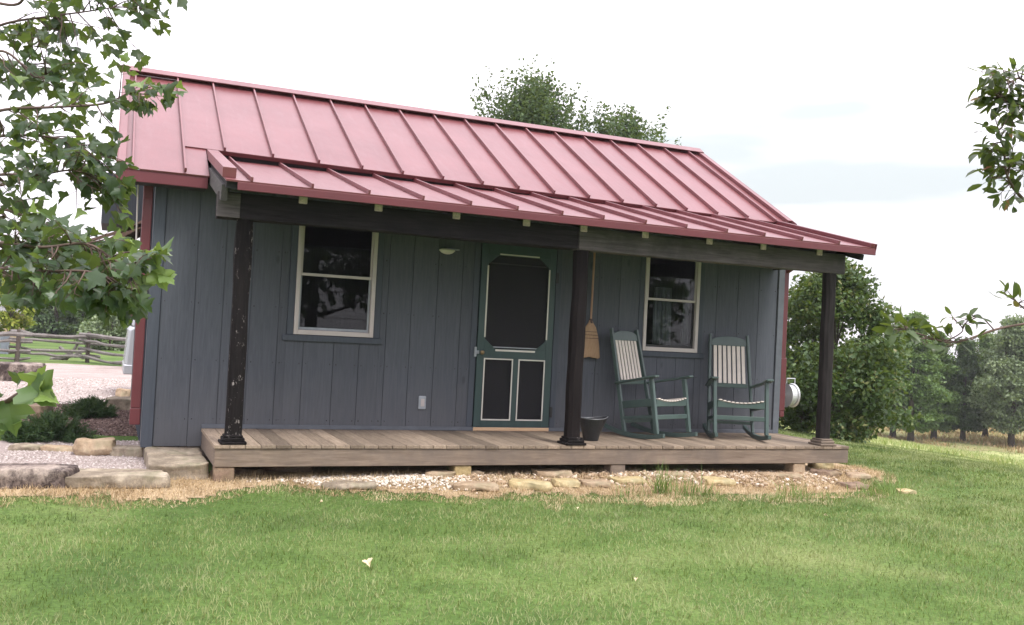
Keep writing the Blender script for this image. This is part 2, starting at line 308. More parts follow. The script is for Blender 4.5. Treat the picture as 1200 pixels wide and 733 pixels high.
class MB:
    def __init__(s): s.v = []; s.f = []
    def add(s, vs, fs):
        b = len(s.v); s.v += [Vector(v) for v in vs]; s.f += [tuple(b+i for i in q) for q in fs]; return s
    def box(s, x0, x1, y0, y1, z0, z1, mtx=None):
        P = [Vector(p) for p in ((x0, y0, z0), (x1, y0, z0), (x1, y1, z0), (x0, y1, z0), (x0, y0, z1), (x1, y0, z1), (x1, y1, z1), (x0, y1, z1))]
        if mtx: P = [mtx @ p for p in P]
        return s.add(P, [(0, 3, 2, 1), (4, 5, 6, 7), (0, 1, 5, 4), (1, 2, 6, 5), (2, 3, 7, 6), (3, 0, 4, 7)])
    def bar(s, a, b, w, h, up=(0, 0, 1)):            # rectangular bar from a to b, w across, h along up
        a, b = Vector(a), Vector(b); d = (b-a).normalized(); sd_ = d.cross(Vector(up)).normalized(); u = sd_.cross(d)
        P = []
        for c in (a, b):
            for i, j in ((-1, -1), (1, -1), (1, 1), (-1, 1)): P.append(c + sd_*(i*w/2) + u*(j*h/2))
        return s.add(P, [(0, 1, 2, 3), (7, 6, 5, 4), (0, 4, 5, 1), (1, 5, 6, 2), (2, 6, 7, 3), (3, 7, 4, 0)])
    def tube(s, pts, rad, n=8, cap=True):
        pts = [Vector(p) for p in pts]; rings = []
        ref = Vector((.31, .17, .93))
        for i, p in enumerate(pts):
            d = (pts[min(i+1, len(pts)-1)] - pts[max(i-1, 0)]).normalized()
            a = d.cross(ref).normalized(); b = d.cross(a); r = rad[i] if hasattr(rad, '__len__') else rad
            rings.append([p + (a*math.cos(2*math.pi*k/n) + b*math.sin(2*math.pi*k/n))*r for k in range(n)])
        fs = [(i*n+k, i*n+(k+1) % n, (i+1)*n+(k+1) % n, (i+1)*n+k) for i in range(len(pts)-1) for k in range(n)]
        if cap: fs += [tuple(range(n-1, -1, -1)), tuple((len(pts)-1)*n+k for k in range(n))]
        return s.add([p for r_ in rings for p in r_], fs)
    def lathe(s, prof, c=(0, 0, 0), n=24, sx=1, sy=1, closed=False):
        c = Vector(c); V = [c + Vector((r*math.cos(2*math.pi*k/n)*sx, r*math.sin(2*math.pi*k/n)*sy, z)) for r, z in prof for k in range(n)]
        fs = [(i*n+k, i*n+(k+1) % n, (i+1)*n+(k+1) % n, (i+1)*n+k) for i in range(len(prof)-1) for k in range(n)]
        if closed: fs += [tuple(range(n-1, -1, -1)), tuple((len(prof)-1)*n+k for k in range(n))]
        return s.add(V, fs)
    def prism(s, poly, axis, a, b):                   # poly in the two other axes
        def mk(p, t):
            return {'x': (t, p[0], p[1]), 'y': (p[0], t, p[1]), 'z': (p[0], p[1], t)}[axis]
        n = len(poly); V = [mk(p, a) for p in poly] + [mk(p, b) for p in poly]
        return s.add(V, [tuple(range(n)), tuple(range(2*n-1, n-1, -1))] + [(i, (i+1) % n, n+(i+1) % n, n+i) for i in range(n)])
    def build(s, name, m, parent=None, bev=0, smooth=False, seg=1, rough=0):
        V = s.v
        if rough:
            V = [v + noise.noise_vector(v*3.1)*rough + noise.noise_vector(v*11)*rough*.4 for v in V]
        o = link_mesh(name, V, s.f, m, parent, smooth)
        import bmesh
        bm = bmesh.new(); bm.from_mesh(o.data); bmesh.ops.recalc_face_normals(bm, faces=bm.faces); bm.to_mesh(o.data); bm.free()
        if smooth: o.data.polygons.foreach_set('use_smooth', np.ones(len(o.data.polygons), bool))
        if bev:
            b = o.modifiers.new('bevel', 'BEVEL'); b.width = bev; b.segments = seg; b.limit_method = 'ANGLE'; b.angle_limit = R(40)
        return o
def tag(o, label=None, cat=None, group=None, kind=None):
    for k, v in (('label', label), ('category', cat), ('group', group), ('kind', kind)):
        if v: o[k] = v
    return o
def thing(name, label, cat, loc=(0, 0, 0), rz=0, group=None):
    o = bpy.data.objects.new(name, None); COL.objects.link(o); o.location = loc; o.rotation_euler = (0, 0, rz); o.empty_display_size = .2
    return tag(o, label, cat, group)
def copy_thing(root, loc, rz=0, label=None, scale=None):
    c = root.copy(); COL.objects.link(c); c.location = loc; c.rotation_euler = (0, 0, rz)
    if label: c['label'] = label
    if scale: c.scale = scale
    for ch in list(root.children):
        d = ch.copy(); COL.objects.link(d); d.parent = c
        for g in list(ch.children):
            e = g.copy(); COL.objects.link(e); e.parent = d
    return c
def struct(o): o['kind'] = 'structure'; return o
def stuff(o, label): o['kind'] = 'stuff'; o['label'] = label; return o

# scatter a template many times: P positions, A/B/C orthonormal axes (columns x,y,z of template), S scale
def scatter(name, tv, tf, P, X, Y, Z, S, m, parent=None, rnd=None, smooth=False, curl=0.0):
    tv = np.asarray(tv, float); tf = np.asarray(tf, int); n = len(P); k = len(tv)
    if curl:                                           # each leaf bent along and across its own axis by its own amount
        a = RNG.normal(size=(n, 1))*curl; b = RNG.normal(size=(n, 1))*curl; c = RNG.normal(size=(n, 1))*curl; sx_ = RNG.uniform(.8, 1.15, (n, 1))
        x0, y0, z0 = tv[:, 0][None], tv[:, 1][None], tv[:, 2][None]
        T3 = np.stack([x0*sx_ + a*.35*y0*y0, y0 - .15*np.abs(b)*y0*y0, z0 + b*y0*y0*.7 + (c+.3*curl)*x0*x0*2.0 + a*x0*y0*.8], -1)
        S_ = np.asarray(S, float)[:, None, None]
        V = P[:, None, :] + T3[:, :, 0:1]*S_*X[:, None, :] + T3[:, :, 1:2]*S_*Y[:, None, :] + T3[:, :, 2:3]*S_*Z[:, None, :]
        Fs = (tf[None] + (np.arange(n)*k)[:, None, None]).reshape(-1, tf.shape[1])
        return link_mesh(name, V.reshape(-1, 3), Fs, m, parent, smooth, np.repeat(rnd, len(tf)))
    S = np.asarray(S, float)
    if S.ndim == 1: S = np.repeat(S[:, None], 3, 1)
    V = P[:, None, :] + (tv[None, :, 0:1]*S[:, None, 0:1])*X[:, None, :] + (tv[None, :, 1:2]*S[:, None, 1:2])*Y[:, None, :] + (tv[None, :, 2:3]*S[:, None, 2:3])*Z[:, None, :]
    Fs = (tf[None] + (np.arange(n)*k)[:, None, None]).reshape(-1, tf.shape[1])
    if rnd is None: rnd = RNG.random(n)
    return link_mesh(name, V.reshape(-1, 3), Fs, m, parent, smooth, np.repeat(rnd, len(tf)))
def unit(a): return a/np.maximum(np.linalg.norm(a, axis=1, keepdims=True), 1e-9)
def frames(D, Nn):                                    # Y along D, Z near Nn
    Y = unit(D); X = unit(np.cross(Y, Nn)); Z = np.cross(X, Y); return X, Y, Z
def rand_dir(n, zb=0.0):
    a = RNG.normal(size=(n, 3)); a = unit(a); a[:, 2] += zb; return unit(a)
LEAF_V = [(0, 0, 0), (.32, .45, .07), (0, 1, -.06), (-.32, .45, .07)]; LEAF_F = [(0, 1, 2, 3)]
OVAL_V = [(0, 0, 0), (.17, .22, .05), (.22, .5, .06), (.14, .8, .02), (0, 1, -.08), (-.14, .8, .02), (-.22, .5, .06), (-.17, .22, .05), (0, .22, 0), (0, .5, 0), (0, .8, -.03)]
OVAL_F = [(0, 1, 8, 8), (1, 2, 9, 8), (2, 3, 10, 9), (3, 4, 10, 10), (0, 8, 7, 7), (8, 9, 6, 7), (9, 10, 5, 6), (10, 4, 5, 5)]
OVAL_F = [(0, 1, 8), (1, 2, 8), (2, 9, 8), (2, 3, 9), (3, 10, 9), (3, 4, 10), (0, 8, 7), (8, 6, 7), (8, 9, 6), (9, 5, 6), (9, 10, 5), (10, 4, 5)]
# a three-to-five lobed maple leaf, right half mirrored; triangles fan from the midrib
_half = [(0, 0), (.14, -.04), (.33, -.03), (.34, .12), (.50, .27), (.60, .50), (.42, .515), (.34, .60), (.22, .585), (.21, .76), (.10, .84), (0, 1.02)]
MAP_V = []; MAP_F = []
for sgn in (1, -1):
    b = len(MAP_V); MAP_V += [(sgn*x, y, abs(x)*.30 - y*y*.16 + (.04 if x > .45 else 0)) for x, y in _half]
    MAP_V += [(0, .2, -.01), (0, .45, -.04)]; n_ = len(_half)
    for i in range(n_-1): MAP_F.append((b+i, b+i+1, b+n_ if i < 5 else b+n_+1))
    MAP_F.append((b+5, b+n_+1, b+n_))
PET_V = None

# ------------------------------------------------------------------ zones of the ground
EX = [-6, -1.7, -.38, .2, .6, 1.4, 2.6, 4.2, 5.35, 6.5, 7.2, 7.9, 8.3]; EY = [-1.9, -1.8, -1.85, -1.55, -1.45, -1.8, -2.1, -2.2, -2.35, -2.35, -2.0, -1.4, -.6]
def vn(x, y, s, seed=0):                              # cheap vectorised value noise 0..1
    x = np.asarray(x)*s + seed*17.3; y = np.asarray(y)*s + seed*9.1
    xi = np.floor(x); yi = np.floor(y); fx = x-xi; fy = y-yi; fx = fx*fx*(3-2*fx); fy = fy*fy*(3-2*fy)
    h = lambda a, b: np.modf(np.abs(np.sin(a*127.1+b*311.7)*43758.5453))[0]
    return (h(xi, yi)*(1-fx)+h(xi+1, yi)*fx)*(1-fy) + (h(xi, yi+1)*(1-fx)+h(xi+1, yi+1)*fx)*fy
def edge(x, y):
    return np.interp(x, EX, EY) + (vn(x, y, 1.6, 1)-.5)*.42 + (vn(x, y, 6, 2)-.5)*.22 + (vn(x, y, 19, 2)-.5)*.10
def is_lawn(x, y):
    x = np.asarray(x, float); y = np.asarray(y, float)
    near = (y < edge(x, y)) | ((x > 8.0+(vn(x, y, 2, 3)-.5)*.5) & (y < 30))
    return near | ((y > 21.2+(vn(x, y, .6, 4)-.5)*.8) & (x < 12))
def is_straw(x, y): return (~is_lawn(x, y)) & (y < -1.0) & (x < 8.4)
def is_bed(x, y):
    return (x < -.45) & (y > 1.85+(vn(x, y, 2, 5)-.5)*.2) & (y < 5.2) & (x > -2.6)
def is_path(x, y):
    return (x < -.02) & (y > -1.25) & (y < 2.1) & (x > -9)

def grid_sheet(name, xs, ys, m, dz=0.0, keep=None):
    X, Y_ = np.meshgrid(xs, ys); Z = hgt(X, Y_) + dz; nx, ny = len(xs), len(ys)
    V = np.stack([X, Y_, Z], -1).reshape(-1, 3); i = np.arange(nx-1); j = np.arange(ny-1); I, J = np.meshgrid(i, j)
    a = (J*nx+I).ravel(); Fs = np.stack([a, a+1, a+nx+1, a+nx], 1)
    if keep is not None:
        c = V[Fs].mean(1); Fs = Fs[keep(c[:, 0], c[:, 1])]
        used, inv = np.unique(Fs, return_inverse=True); V = V[used]; Fs = inv.reshape(-1, 4)
    return struct(link_mesh(name, V, Fs, m, smooth=True))
gx = np.unique(np.concatenate([np.linspace(-600, -30, 20), np.linspace(-30, 80, 221), np.linspace(80, 800, 25)]))
gy = np.unique(np.concatenate([np.linspace(-60, -14, 12), np.linspace(-14, 60, 149), np.linspace(60, 900, 30)]))
grid_sheet('ground', gx, gy, MT['lawn'])
grid_sheet('straw_strip', np.arange(-7, 9, .05), np.arange(-3, -.9, .05), MT['g_straw'], .006, lambda x, y: is_straw(x, y))
grid_sheet('soil_under_deck', np.arange(-.6, 8.6, .1), np.arange(-1.0, 5.6, .1), MT['g_straw'], .004, lambda x, y: (x > .15) & (x < 8.1))
grid_sheet('gravel_path', np.arange(-9, .2, .08), np.arange(-1.3, 2.1, .08), MT['g_gravel'], .010, is_path)
grid_sheet('mulch_bed', np.arange(-2.8, -.4, .06), np.arange(1.7, 5.3, .06), MT['g_mulch'], .016, is_bed)
grid_sheet('gravel_driveway', np.arange(-25, 14, .25), np.arange(1.9, 22, .25), MT['g_gravel'], .008,
           lambda x, y: (y < 21.3+(vn(x, y, .6, 4)-.5)*.8) & ((y > 5.0) | (x < -2.5)) & (x < 7.9+(y-2)*.1))
grid_sheet('mown_field', np.arange(12, 60, .5), np.arange(-8, 75, .5), MT['field'], .02,
           lambda x, y: ((x-CAM[0])*.73+(y-CAM[1])*.68 > 20+(vn(x, y, .2, 6)-.5)*5))
grid_sheet('rough_field', np.arange(24, 130, 1.0), np.arange(-30, 130, 1.0), MT['tallfield'], .04,
           lambda x, y: ((x-CAM[0])*.73+(y-CAM[1])*.68 > 61+(vn(x, y, .2, 7)-.5)*3))

# grass: every blade a bent strip; density falls with distance while blades widen
def blades(name, m, n, xr, yr, keep, h0, w0, lean=.5, far=0.0, rlo=0., rhi=1., pos=None):
    if pos is None:
        x = RNG.uniform(*xr, n); y = RNG.uniform(*yr, n)
    else: x, y = pos
    k = keep(x, y); x, y = x[k], y[k]
    d = np.hypot(x-CAM[0], y-CAM[1]); dx, dy = x-CAM[0], y-CAM[1]
    sx = (dx*RT[0]+dy*RT[1]); sf = dx*FW[0]+dy*FW[1]
    vis = (sf > 2) & (np.abs(sx) < sf*.66+1.0)
    x, y, d = x[vis], y[vis], d[vis]; n = len(x)
    p = np.stack([x, y, hgt(x, y)-.002], 1)
    hh = h0*RNG.uniform(.5, 1.3, n)*(.55+.5*vn(x, y, 1.6, 8)+.5*vn(x, y, 8, 18)); ww = w0*RNG.uniform(.6, 1.3, n)*np.maximum(1, d/7)**far
    az = RNG.uniform(0, 2*np.pi, n); ln = RNG.uniform(.05, lean, n)
    D = np.stack([np.cos(az)*ln, np.sin(az)*ln, np.ones(n)], 1); D = unit(D)
    W = np.stack([-np.sin(az), np.cos(az), np.zeros(n)], 1); tw = RNG.uniform(-1, 1, n)[:, None]; W = unit(W + tw*np.stack([np.cos(az), np.sin(az), 0*az], 1))
    O = np.stack([np.cos(az), np.sin(az), 0*az], 1)
    b0 = p - W*ww[:, None]/2; b1 = p + W*ww[:, None]/2
    mid = p + D*(hh*.55)[:, None]; m0 = mid - W*ww[:, None]*.4; m1 = mid + W*ww[:, None]*.4
    tip = mid + unit(D+O*(ln*1.3)[:, None])*(hh*.5)[:, None]
    V = np.stack([b0, b1, m1, m0, tip], 1).reshape(-1, 3)
    a = (np.arange(n)*5)[:, None]
    Fs = np.concatenate([a+np.array([[0, 1, 2]]), a+np.array([[0, 2, 3]]), a+np.array([[3, 2, 4]])], 0)
    r = np.clip(RNG.beta(2, 2.2, n)*(rhi-rlo)+rlo + (vn(x, y, .9, 9)-.5)*.55 + (vn(x, y, 3.1, 15)-.5)*.7 + (vn(x, y, 9.3, 19)-.5)*.35 - .02, 0, .88) + (RNG.random(n) > .985)*.1
    return link_mesh(name, V, Fs, m, None, False, np.concatenate([r, r, r]))
g = blades('lawn_grass', MT['grass'], 900000, (-7, 22), (-8.5, 9), is_lawn, .040, .0042, 1.0, .9)
stuff(g, 'short mown green grass of the lawn in front of the cabin')
g = blades('straw_litter', MT['straw'], 190000, (-3, 9), (-3.0, -.8), lambda x, y: ((~is_lawn(x, y)) | (RNG.random(len(x)) < .35)*(y > edge(x, y)-.10-.35*vn(x, y, 3, 12))) & ((y < -1.05) | (x > 7.6)) & (x < 8.5), .055, .0042, 2.6, .3)
stuff(g, 'pale dead cut grass lying in a strip between lawn and deck')
g = blades('field_grass', MT['straw'], 60000, (28, 62), (8, 60), lambda x, y: ((x-CAM[0])*.73+(y-CAM[1])*.68 > 61) & (vn(x, y, .3, 7) > .35), .24, .05, .5, 0, -.4, .5)
stuff(g, 'tan tall grass growing along the foot of the far tree line')
g = blades('verge_grass', MT['verge'], 60000, (16, 62), (-4, 60), lambda x, y: ((x-CAM[0])*.73+(y-CAM[1])*.68 > 24+(vn(x, y, .4, 7)-.5)*6), .16, .03, .5, 0, .2, .9)
stuff(g, 'pale green longer grass on the sloping field')

# pebbles and chips
def ico():
    import bmesh
    bm = bmesh.new(); bmesh.ops.create_icosphere(bm, subdivisions=1, radius=.5); v = [tuple(x.co) for x in bm.verts]; f = [tuple(q.index for q in p.verts) for p in bm.faces]; bm.free(); return v, f
ICV, ICF = ico()
ICV = [tuple(np.array(v)*random.uniform(.8, 1.15)) for v in ICV]
def pebbles(name, m, x, y, s0, s1, flat=.6, lift=0, jump=0):
    n = len(x); P = np.stack([x, y, hgt(x, y)+lift+RNG.uniform(0, 1, n)*jump], 1); X, Y_, Z = frames(rand_dir(n, 0), np.tile([0, 0, 1.], (n, 1)) + RNG.normal(size=(n, 3))*.3)
    s = s0 + (s1-s0)*RNG.random(n)**2.2
    return scatter(name, ICV, ICF, P, X, Y_, Z, np.stack([s*RNG.uniform(.7, 1.3, n), s*RNG.uniform(.7, 1.3, n), s*flat], 1), m)
x = RNG.uniform(-1.9, .1, 15000); y = RNG.uniform(-1.3, 2.1, 15000); k = is_path(x, y)
stuff(pebbles('path_gravel', MT['gravel_bits'], x[k], y[k], .012, .032, .7, .008), 'small grey pink gravel of the path beside the stone step')
x = RNG.uniform(.3, 8.2, 16000); y = -1.18 - RNG.gamma(1.6, .16, 16000)
dens = (sst(.7, 1.1, x)*(1-sst(2.3, 2.9, x))*1.0 + .75*sst(3.9, 4.8, x)*(1-sst(7.6, 8.2, x)) + .12)
k = (RNG.random(len(x)) < dens) & (y > edge(x, y)+.12+.25*(x > 3)) & (y > -2.0)
k1 = k & (x < 2.4+.6*(RNG.random(len(x))-.5)); k2 = k & ~k1
stuff(pebbles('crushed_stone', MT['pale_bits'], x[k1], y[k1], .018, .05, .6, .01, .015), 'whitish crushed stone spread under the left front of the deck')
stuff(pebbles('stone_rubble', MT['tan_bits'], x[k2], y[k2], .02, .085, .45, .008, .015), 'tan broken rubble spread under the right front of the deck')
x = RNG.uniform(-2.6, -.45, 16000); y = RNG.uniform(1.8, 5.2, 16000); k = is_bed(x, y)
stuff(pebbles('mulch_chips', MT['mulch_bits'], x[k], y[k], .015, .05, .35, .018), 'brown wood chip mulch around the low evergreens')
x = RNG.uniform(-3.2, 0, 14000); y = RNG.uniform(5, 14, 14000)
stuff(pebbles('drive_gravel', MT['gravel_bits'], x, y, .02, .05, .6, .005), 'pinkish gravel of the driveway behind the planting bed')

# ------------------------------------------------------------------ THE CABIN
cabin = thing('cabin', 'slate grey wooden cabin with red metal roof and a front porch', 'cabin', (0, 0, 0))
XL, XR, ZB = -.591, 7.46, -.19
YB = 5.2
def part(mb, name, m, parent=cabin, bev=0, **k): return mb.build(name, MT[m], parent, bev, **k)
WIN = [(.897, 1.784), (5.279, 6.101)]; WZ0, WZ1 = 1.035, 2.36
DX0, DX1, DZ1 = 3.036, 4.023, 2.235
# solid wall behind the siding, with openings
OPEN = [(WIN[0][0], WIN[0][1], WZ0, WZ1), (DX0, DX1, 0.0, DZ1), (WIN[1][0], WIN[1][1], WZ0, WZ1)]
mb = MB(); xs = XL+.01
for (a, b, z0, z1) in OPEN:
    mb.box(xs, a, .022, .12, ZB+.02, 2.70)
    if z0 > ZB+.05: mb.box(a, b, .022, .12, ZB+.02, z0)
    mb.box(a, b, .022, .12, z1, 2.70); xs = b
mb.box(xs, XR-.01, .022, .12, ZB+.02, 2.70)
part(mb, 'front_wall', 'trimslate')
# siding boards
mb = MB(); x = XL+.115
while x < XR-.11:
    wdt = random.choice((.285, .30, .30, .335)); x1 = min(x+wdt, XR-.10)
    segs = [(x, x1)]; cuts = sorted({c for (a, b, _, _) in OPEN for c in (a-.075, b+.075) if x+.02 < c < x1-.02})
    e = [x]+cuts+[x1]
    for a, b in zip(e[:-1], e[1:]):
        m_ = (a+b)/2; hit = [o for o in OPEN if o[0]-.075 < m_ < o[1]+.075]
        aa = a+.0018 if a == x else a; bb = b-.0018 if b == x1 else b
        if hit:
            o = hit[0]
            if o[2] > .3: mb.box(aa, bb, 0, .02, ZB, o[2]-.065)
            mb.box(aa, bb, 0, .02, o[3]+.06, 2.66)
        else: mb.box(aa, bb, 0, .02, ZB if b < 0.0 else (ZB if a < 0 else -.02), 2.66)
    x = x1
sdg = part(mb, 'siding', 'siding', bev=.0035)
NX = sorted({round(v.co.x, 3) for v in sdg.data.vertices})
nb_ = MB()
for xx in NX:
    for zz in (.10, .72, 1.32, 1.92):
        for off in (-.035, .035):
            X_ = xx+off
            if X_ < XL+.12 or X_ > XR-.12 or any(a-.08 < X_ < b+.08 and z0-.07 < zz < z1+.07 for (a, b, z0, z1) in OPEN): continue
            nb_.box(X_-.0035, X_+.0035, -.0015, .001, zz-.0035+random.uniform(-.01, .01), zz+.0035)
nb_.build('nail_heads', MT['darkwood'], sdg)['kind'] = 'stuff'
mb = MB(); mb.box(XL, XL+.112, -.018, .02, ZB-.01, 2.64); part(mb, 'corner_board', 'trimslate', bev=.003)
mb = MB(); mb.box(XR-.098, XR, -.018, .02, ZB-.01, 2.64); part(mb, 'corner_board', 'skirt', bev=.003)
# side and back walls with gables
RY, RZ = 2.46, 4.218; EYE, EZ = -.30, 2.632; SL = (RZ-EZ)/(RY-EYE)
def roofz(y): return RZ - abs(y-RY)*SL
for nm, xx in (('side_wall', (XL, XL+.1)), ('side_wall', (XR-.1, XR))):
    mb = MB(); mb.prism([(.023, ZB), (YB, ZB), (YB, roofz(YB)-.08), (RY, RZ-.10), (.023, roofz(.02)-.08)], 'x', xx[0]+.002, xx[1]-.002)
    s = part(mb, nm, 'siding')
    mb2 = MB()
    for q in np.arange(.3, YB, .3): mb2.box(xx[0]-.012 if xx[0] < 0 else xx[1]-.002, xx[0]+.002 if xx[0] < 0 else xx[1]+.012, q, q+.04, ZB+.02, roofz(q)-.16)
    mb2.build('batten', MT['trimslate'], s, .002)
mb = MB(); mb.box(XL+.1, XR-.1, YB-.1, YB, ZB, 2.55); part(mb, 'back_wall', 'siding')
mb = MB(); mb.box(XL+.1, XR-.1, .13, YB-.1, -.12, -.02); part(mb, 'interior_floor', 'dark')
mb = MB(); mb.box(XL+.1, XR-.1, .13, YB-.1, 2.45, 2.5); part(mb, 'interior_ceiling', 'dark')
mb = MB(); mb.box(XL+.04, XR-.04, .04, .2, -.45, ZB+.0); part(mb, 'foundation', 'st_dark')
# main roof
XA, XB = -.967, 7.60
nrm = Vector((0, -SL, 1)).normalized(); dn = Vector((0, -1, -SL)).normalized()
def on_roof(x, y, up=0): return Vector((x, y, roofz(y))) + (nrm*up if y <= RY else Vector((0, SL, 1)).normalized()*up)
def slab(mb, x0, x1, ya, yb, t0, t1):                 # slab between offsets t0..t1 along the normal of the front slope
    mb.add([on_roof(x0, ya, t0), on_roof(x1, ya, t0), on_roof(x1, yb, t0), on_roof(x0, yb, t0), on_roof(x0, ya, t1), on_roof(x1, ya, t1), on_roof(x1, yb, t1), on_roof(x0, yb, t1)],
           [(0, 3, 2, 1), (4, 5, 6, 7), (0, 1, 5, 4), (1, 2, 6, 5), (2, 3, 7, 6), (3, 0, 4, 7)]); return mb
YE2 = 2*RY-EYE
def ystep(x): return .315-.030*x
def slabs(mb, x0, x1, ya0, ya1, yb, t0, t1):          # the lower edge may run askew
    mb.add([on_roof(x0, ya0, t0), on_roof(x1, ya1, t0), on_roof(x1, yb, t0), on_roof(x0, yb, t0), on_roof(x0, ya0, t1), on_roof(x1, ya1, t1), on_roof(x1, yb, t1), on_roof(x0, yb, t1)],
           [(0, 3, 2, 1), (4, 5, 6, 7), (0, 1, 5, 4), (1, 2, 6, 5), (2, 3, 7, 6), (3, 0, 4, 7)]); return mb
XP = -.095
roof = part(slab(MB(), XA+.02, XP, EYE+.01, RY-.0005, -.10, -.022), 'roof_sheathing', 'darkwood')
slabs(MB(), XP+.001, XB-.02, ystep(XP)+.03, ystep(XB)+.03, RY-.0005, -.10, -.022).build('upper_sheathing', MT['darkwood'], roof)
slab(MB(), XA+.02, XB-.02, YE2-.01, RY+.0005, -.10, -.022).build('rear_sheathing', MT['darkwood'], roof)
mroof = part(slab(MB(), XA, XP, EYE-.03, RY-.001, -.020, -.004), 'main_roof', 'roof')
slab(MB(), XA, XB, YE2+.03, RY+.001, -.020, -.004).build('rear_slope', MT['roof'], mroof)
def seam(x, ya, yb, h=.045, wd=.022, off=0):
    a = on_roof(x, ya, off+h/2); b = on_roof(x, yb, off+h/2); m_ = MB(); m_.bar(a, b, wd, h, nrm); return m_
XS = -.330
slabs(MB(), XS, XB-.002, ystep(XS), ystep(XB), RY-.002, -.003, .012).build('upper_panels', MT['roof'], mroof, .002)
slabs(MB(), XP+.01, XB-.03, ystep(XP)+.005, ystep(XB)+.005, .36, -.040, -.0035).build('hem', MT['redtrim'], mroof)
for xx in (XA+.14,): seam(xx, EYE-.03, RY-.05).build('seam', MT['roof'], mroof, .004)
for k, x in enumerate((-.330, .10, .615, 1.125, 1.62, 2.10, 2.59, 3.09, 3.555, 4.03, 4.51, 4.985, 5.47, 5.93, 6.40, 6.88, 7.33)):
    seam(x, EYE-.03 if k == 0 else ystep(x)-.01, RY-.05, off=.012).build('seam', MT['roof'], mroof, .003)
m_ = MB(); m_.bar(on_roof(XA+.08, RY-.05, .034), on_roof(XB-.08, RY-.05, .034), .02, .060, nrm); m_.build('ridge_shade_closure', MT['redtrim'], mroof)  # closure strip in darker red, painting in the shade under the ridge cap
for xx, yb in ((XA, EYE-.035), (XB, ystep(XB))):             # rake caps
    s = 1 if xx < 0 else -1
    q = MB(); slab(q, min(xx, xx+s*.075), max(xx, xx+s*.075), yb, RY-.02, .014, .062); slab(q, xx-.012 if s > 0 else xx, xx if s > 0 else xx+.012, EYE-.035 if s > 0 else -.0, RY-.01, -.12, .062)
    q.build('rake_cap', MT['roof'], mroof, .003)
rc = MB()
for sgn in (-1, 1):
    ya = RY+sgn*.13
    rc.add([on_roof(XA-.01, ya, .074), on_roof(XB+.01, ya, .074), on_roof(XB+.01, RY+sgn*.0005, .084), on_roof(XA-.01, RY+sgn*.0005, .084),
            on_roof(XA-.01, ya, .064), on_roof(XB+.01, ya, .064), on_roof(XB+.01, RY+sgn*.0005, .074), on_roof(XA-.01, RY+sgn*.0005, .074)],
           [(0, 1, 2, 3), (7, 6, 5, 4), (0, 4, 5, 1), (1, 5, 6, 2), (2, 6, 7, 3), (3, 7, 4, 0)])
rc.build('ridge_cap', MT['roof'], mroof)
fz = roofz(EYE)
mb = MB(); mb.box(XA, -.105, EYE-.012, EYE+.02, fz-.150, fz-.030); part(mb, 'fascia', 'fascia', bev=.004)
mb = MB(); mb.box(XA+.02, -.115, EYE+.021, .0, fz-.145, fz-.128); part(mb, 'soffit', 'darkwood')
mb = MB(); mb.box(XA-.005, XA+.02, EYE-.01, .2, fz-.16, fz-.02); part(mb, 'rake_return', 'fascia', bev=.004)
# porch roof
PY0, PZ0 = -1.70, 2.405; PY1 = .50; PZ1 = 2.405+2.20*.243; PS = (PZ1-PZ0)/(PY1-PY0)
XC0, XC1 = -.086, 7.415
pn = Vector((0, -PS, 1)).normalized()
def onp(x, y, up=0): return Vector((x, y, PZ0+(y-PY0)*PS)) + pn*up
def pslab(mb, x0, x1, ya, yb, t0, t1):
    mb.add([onp(x0, ya, t0), onp(x1, ya, t0), onp(x1, yb, t0), onp(x0, yb, t0), onp(x0, ya, t1), onp(x1, ya, t1), onp(x1, yb, t1), onp(x0, yb, t1)],
           [(0, 3, 2, 1), (4, 5, 6, 7), (0, 1, 5, 4), (1, 2, 6, 5), (2, 3, 7, 6), (3, 0, 4, 7)]); return mb
proof = part(pslab(MB(), XC0+.02, XC1, PY0, PY1, -.016, 0), 'porch_roof', 'roof')
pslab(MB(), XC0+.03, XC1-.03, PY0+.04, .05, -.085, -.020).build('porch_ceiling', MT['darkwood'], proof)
for xx in (.158, .703, 1.237, 1.77, 2.26, 2.76, 3.26, 3.74, 4.25, 4.76, 5.29, 5.80, 6.33, 6.87):
    m_ = MB(); m_.bar(onp(xx, PY0-.002, .022), onp(xx, PY1-.03, .022), .022, .044, pn); m_.build('seam', MT['roof'], proof, .004)
m_ = MB(); m_.bar((XC0+.058, .30, roofz(.30)-.035), (XC0+.058, PY0+.12, PZ0+.12*PS+.050), .120, .095); m_.build('rake_cap', MT['roof'], proof, .003)
m_ = MB(); pslab(m_, XC1-.07, XC1+.001, PY0, PY1+.05, .001, .050); pslab(m_, XC1+.002, XC1+.014, PY0-.012, .3, -.075, .050); m_.build('rake_cap', MT['redtrim'], proof, .003)
m_ = MB(); m_.box(XC0+.12, XC1+.002, PY0-.012, PY0+.010, PZ0-.088, PZ0-.018); m_.build('eave_fascia', MT['redtrim'], proof, .003)
m_ = MB(); m_.bar((XC0+.03, -1.52, PZ0-.10), (XC0+.03, -.02, PZ0-.10+1.5*PS), .06, .15); m_.build('rake_rafter', MT['rafter'], proof, .004)
m_ = MB(); m_.bar((XC1-.10, -1.60, PZ0-.115), (XC1-.10, -.02, PZ0-.115+1.58*PS), .05, .07); m_.build('rake_rafter', MT['darkwood'], proof, .004)
m_ = MB(); m_.prism([(-1.18, 2.20), (.02, 2.20), (.02, PZ0+1.72*PS-.1), (-1.18, PZ0+.52*PS-.095)], 'x', XC1-.15, XC1-.128); m_.build('end_boarding', MT['darkwood'], proof)
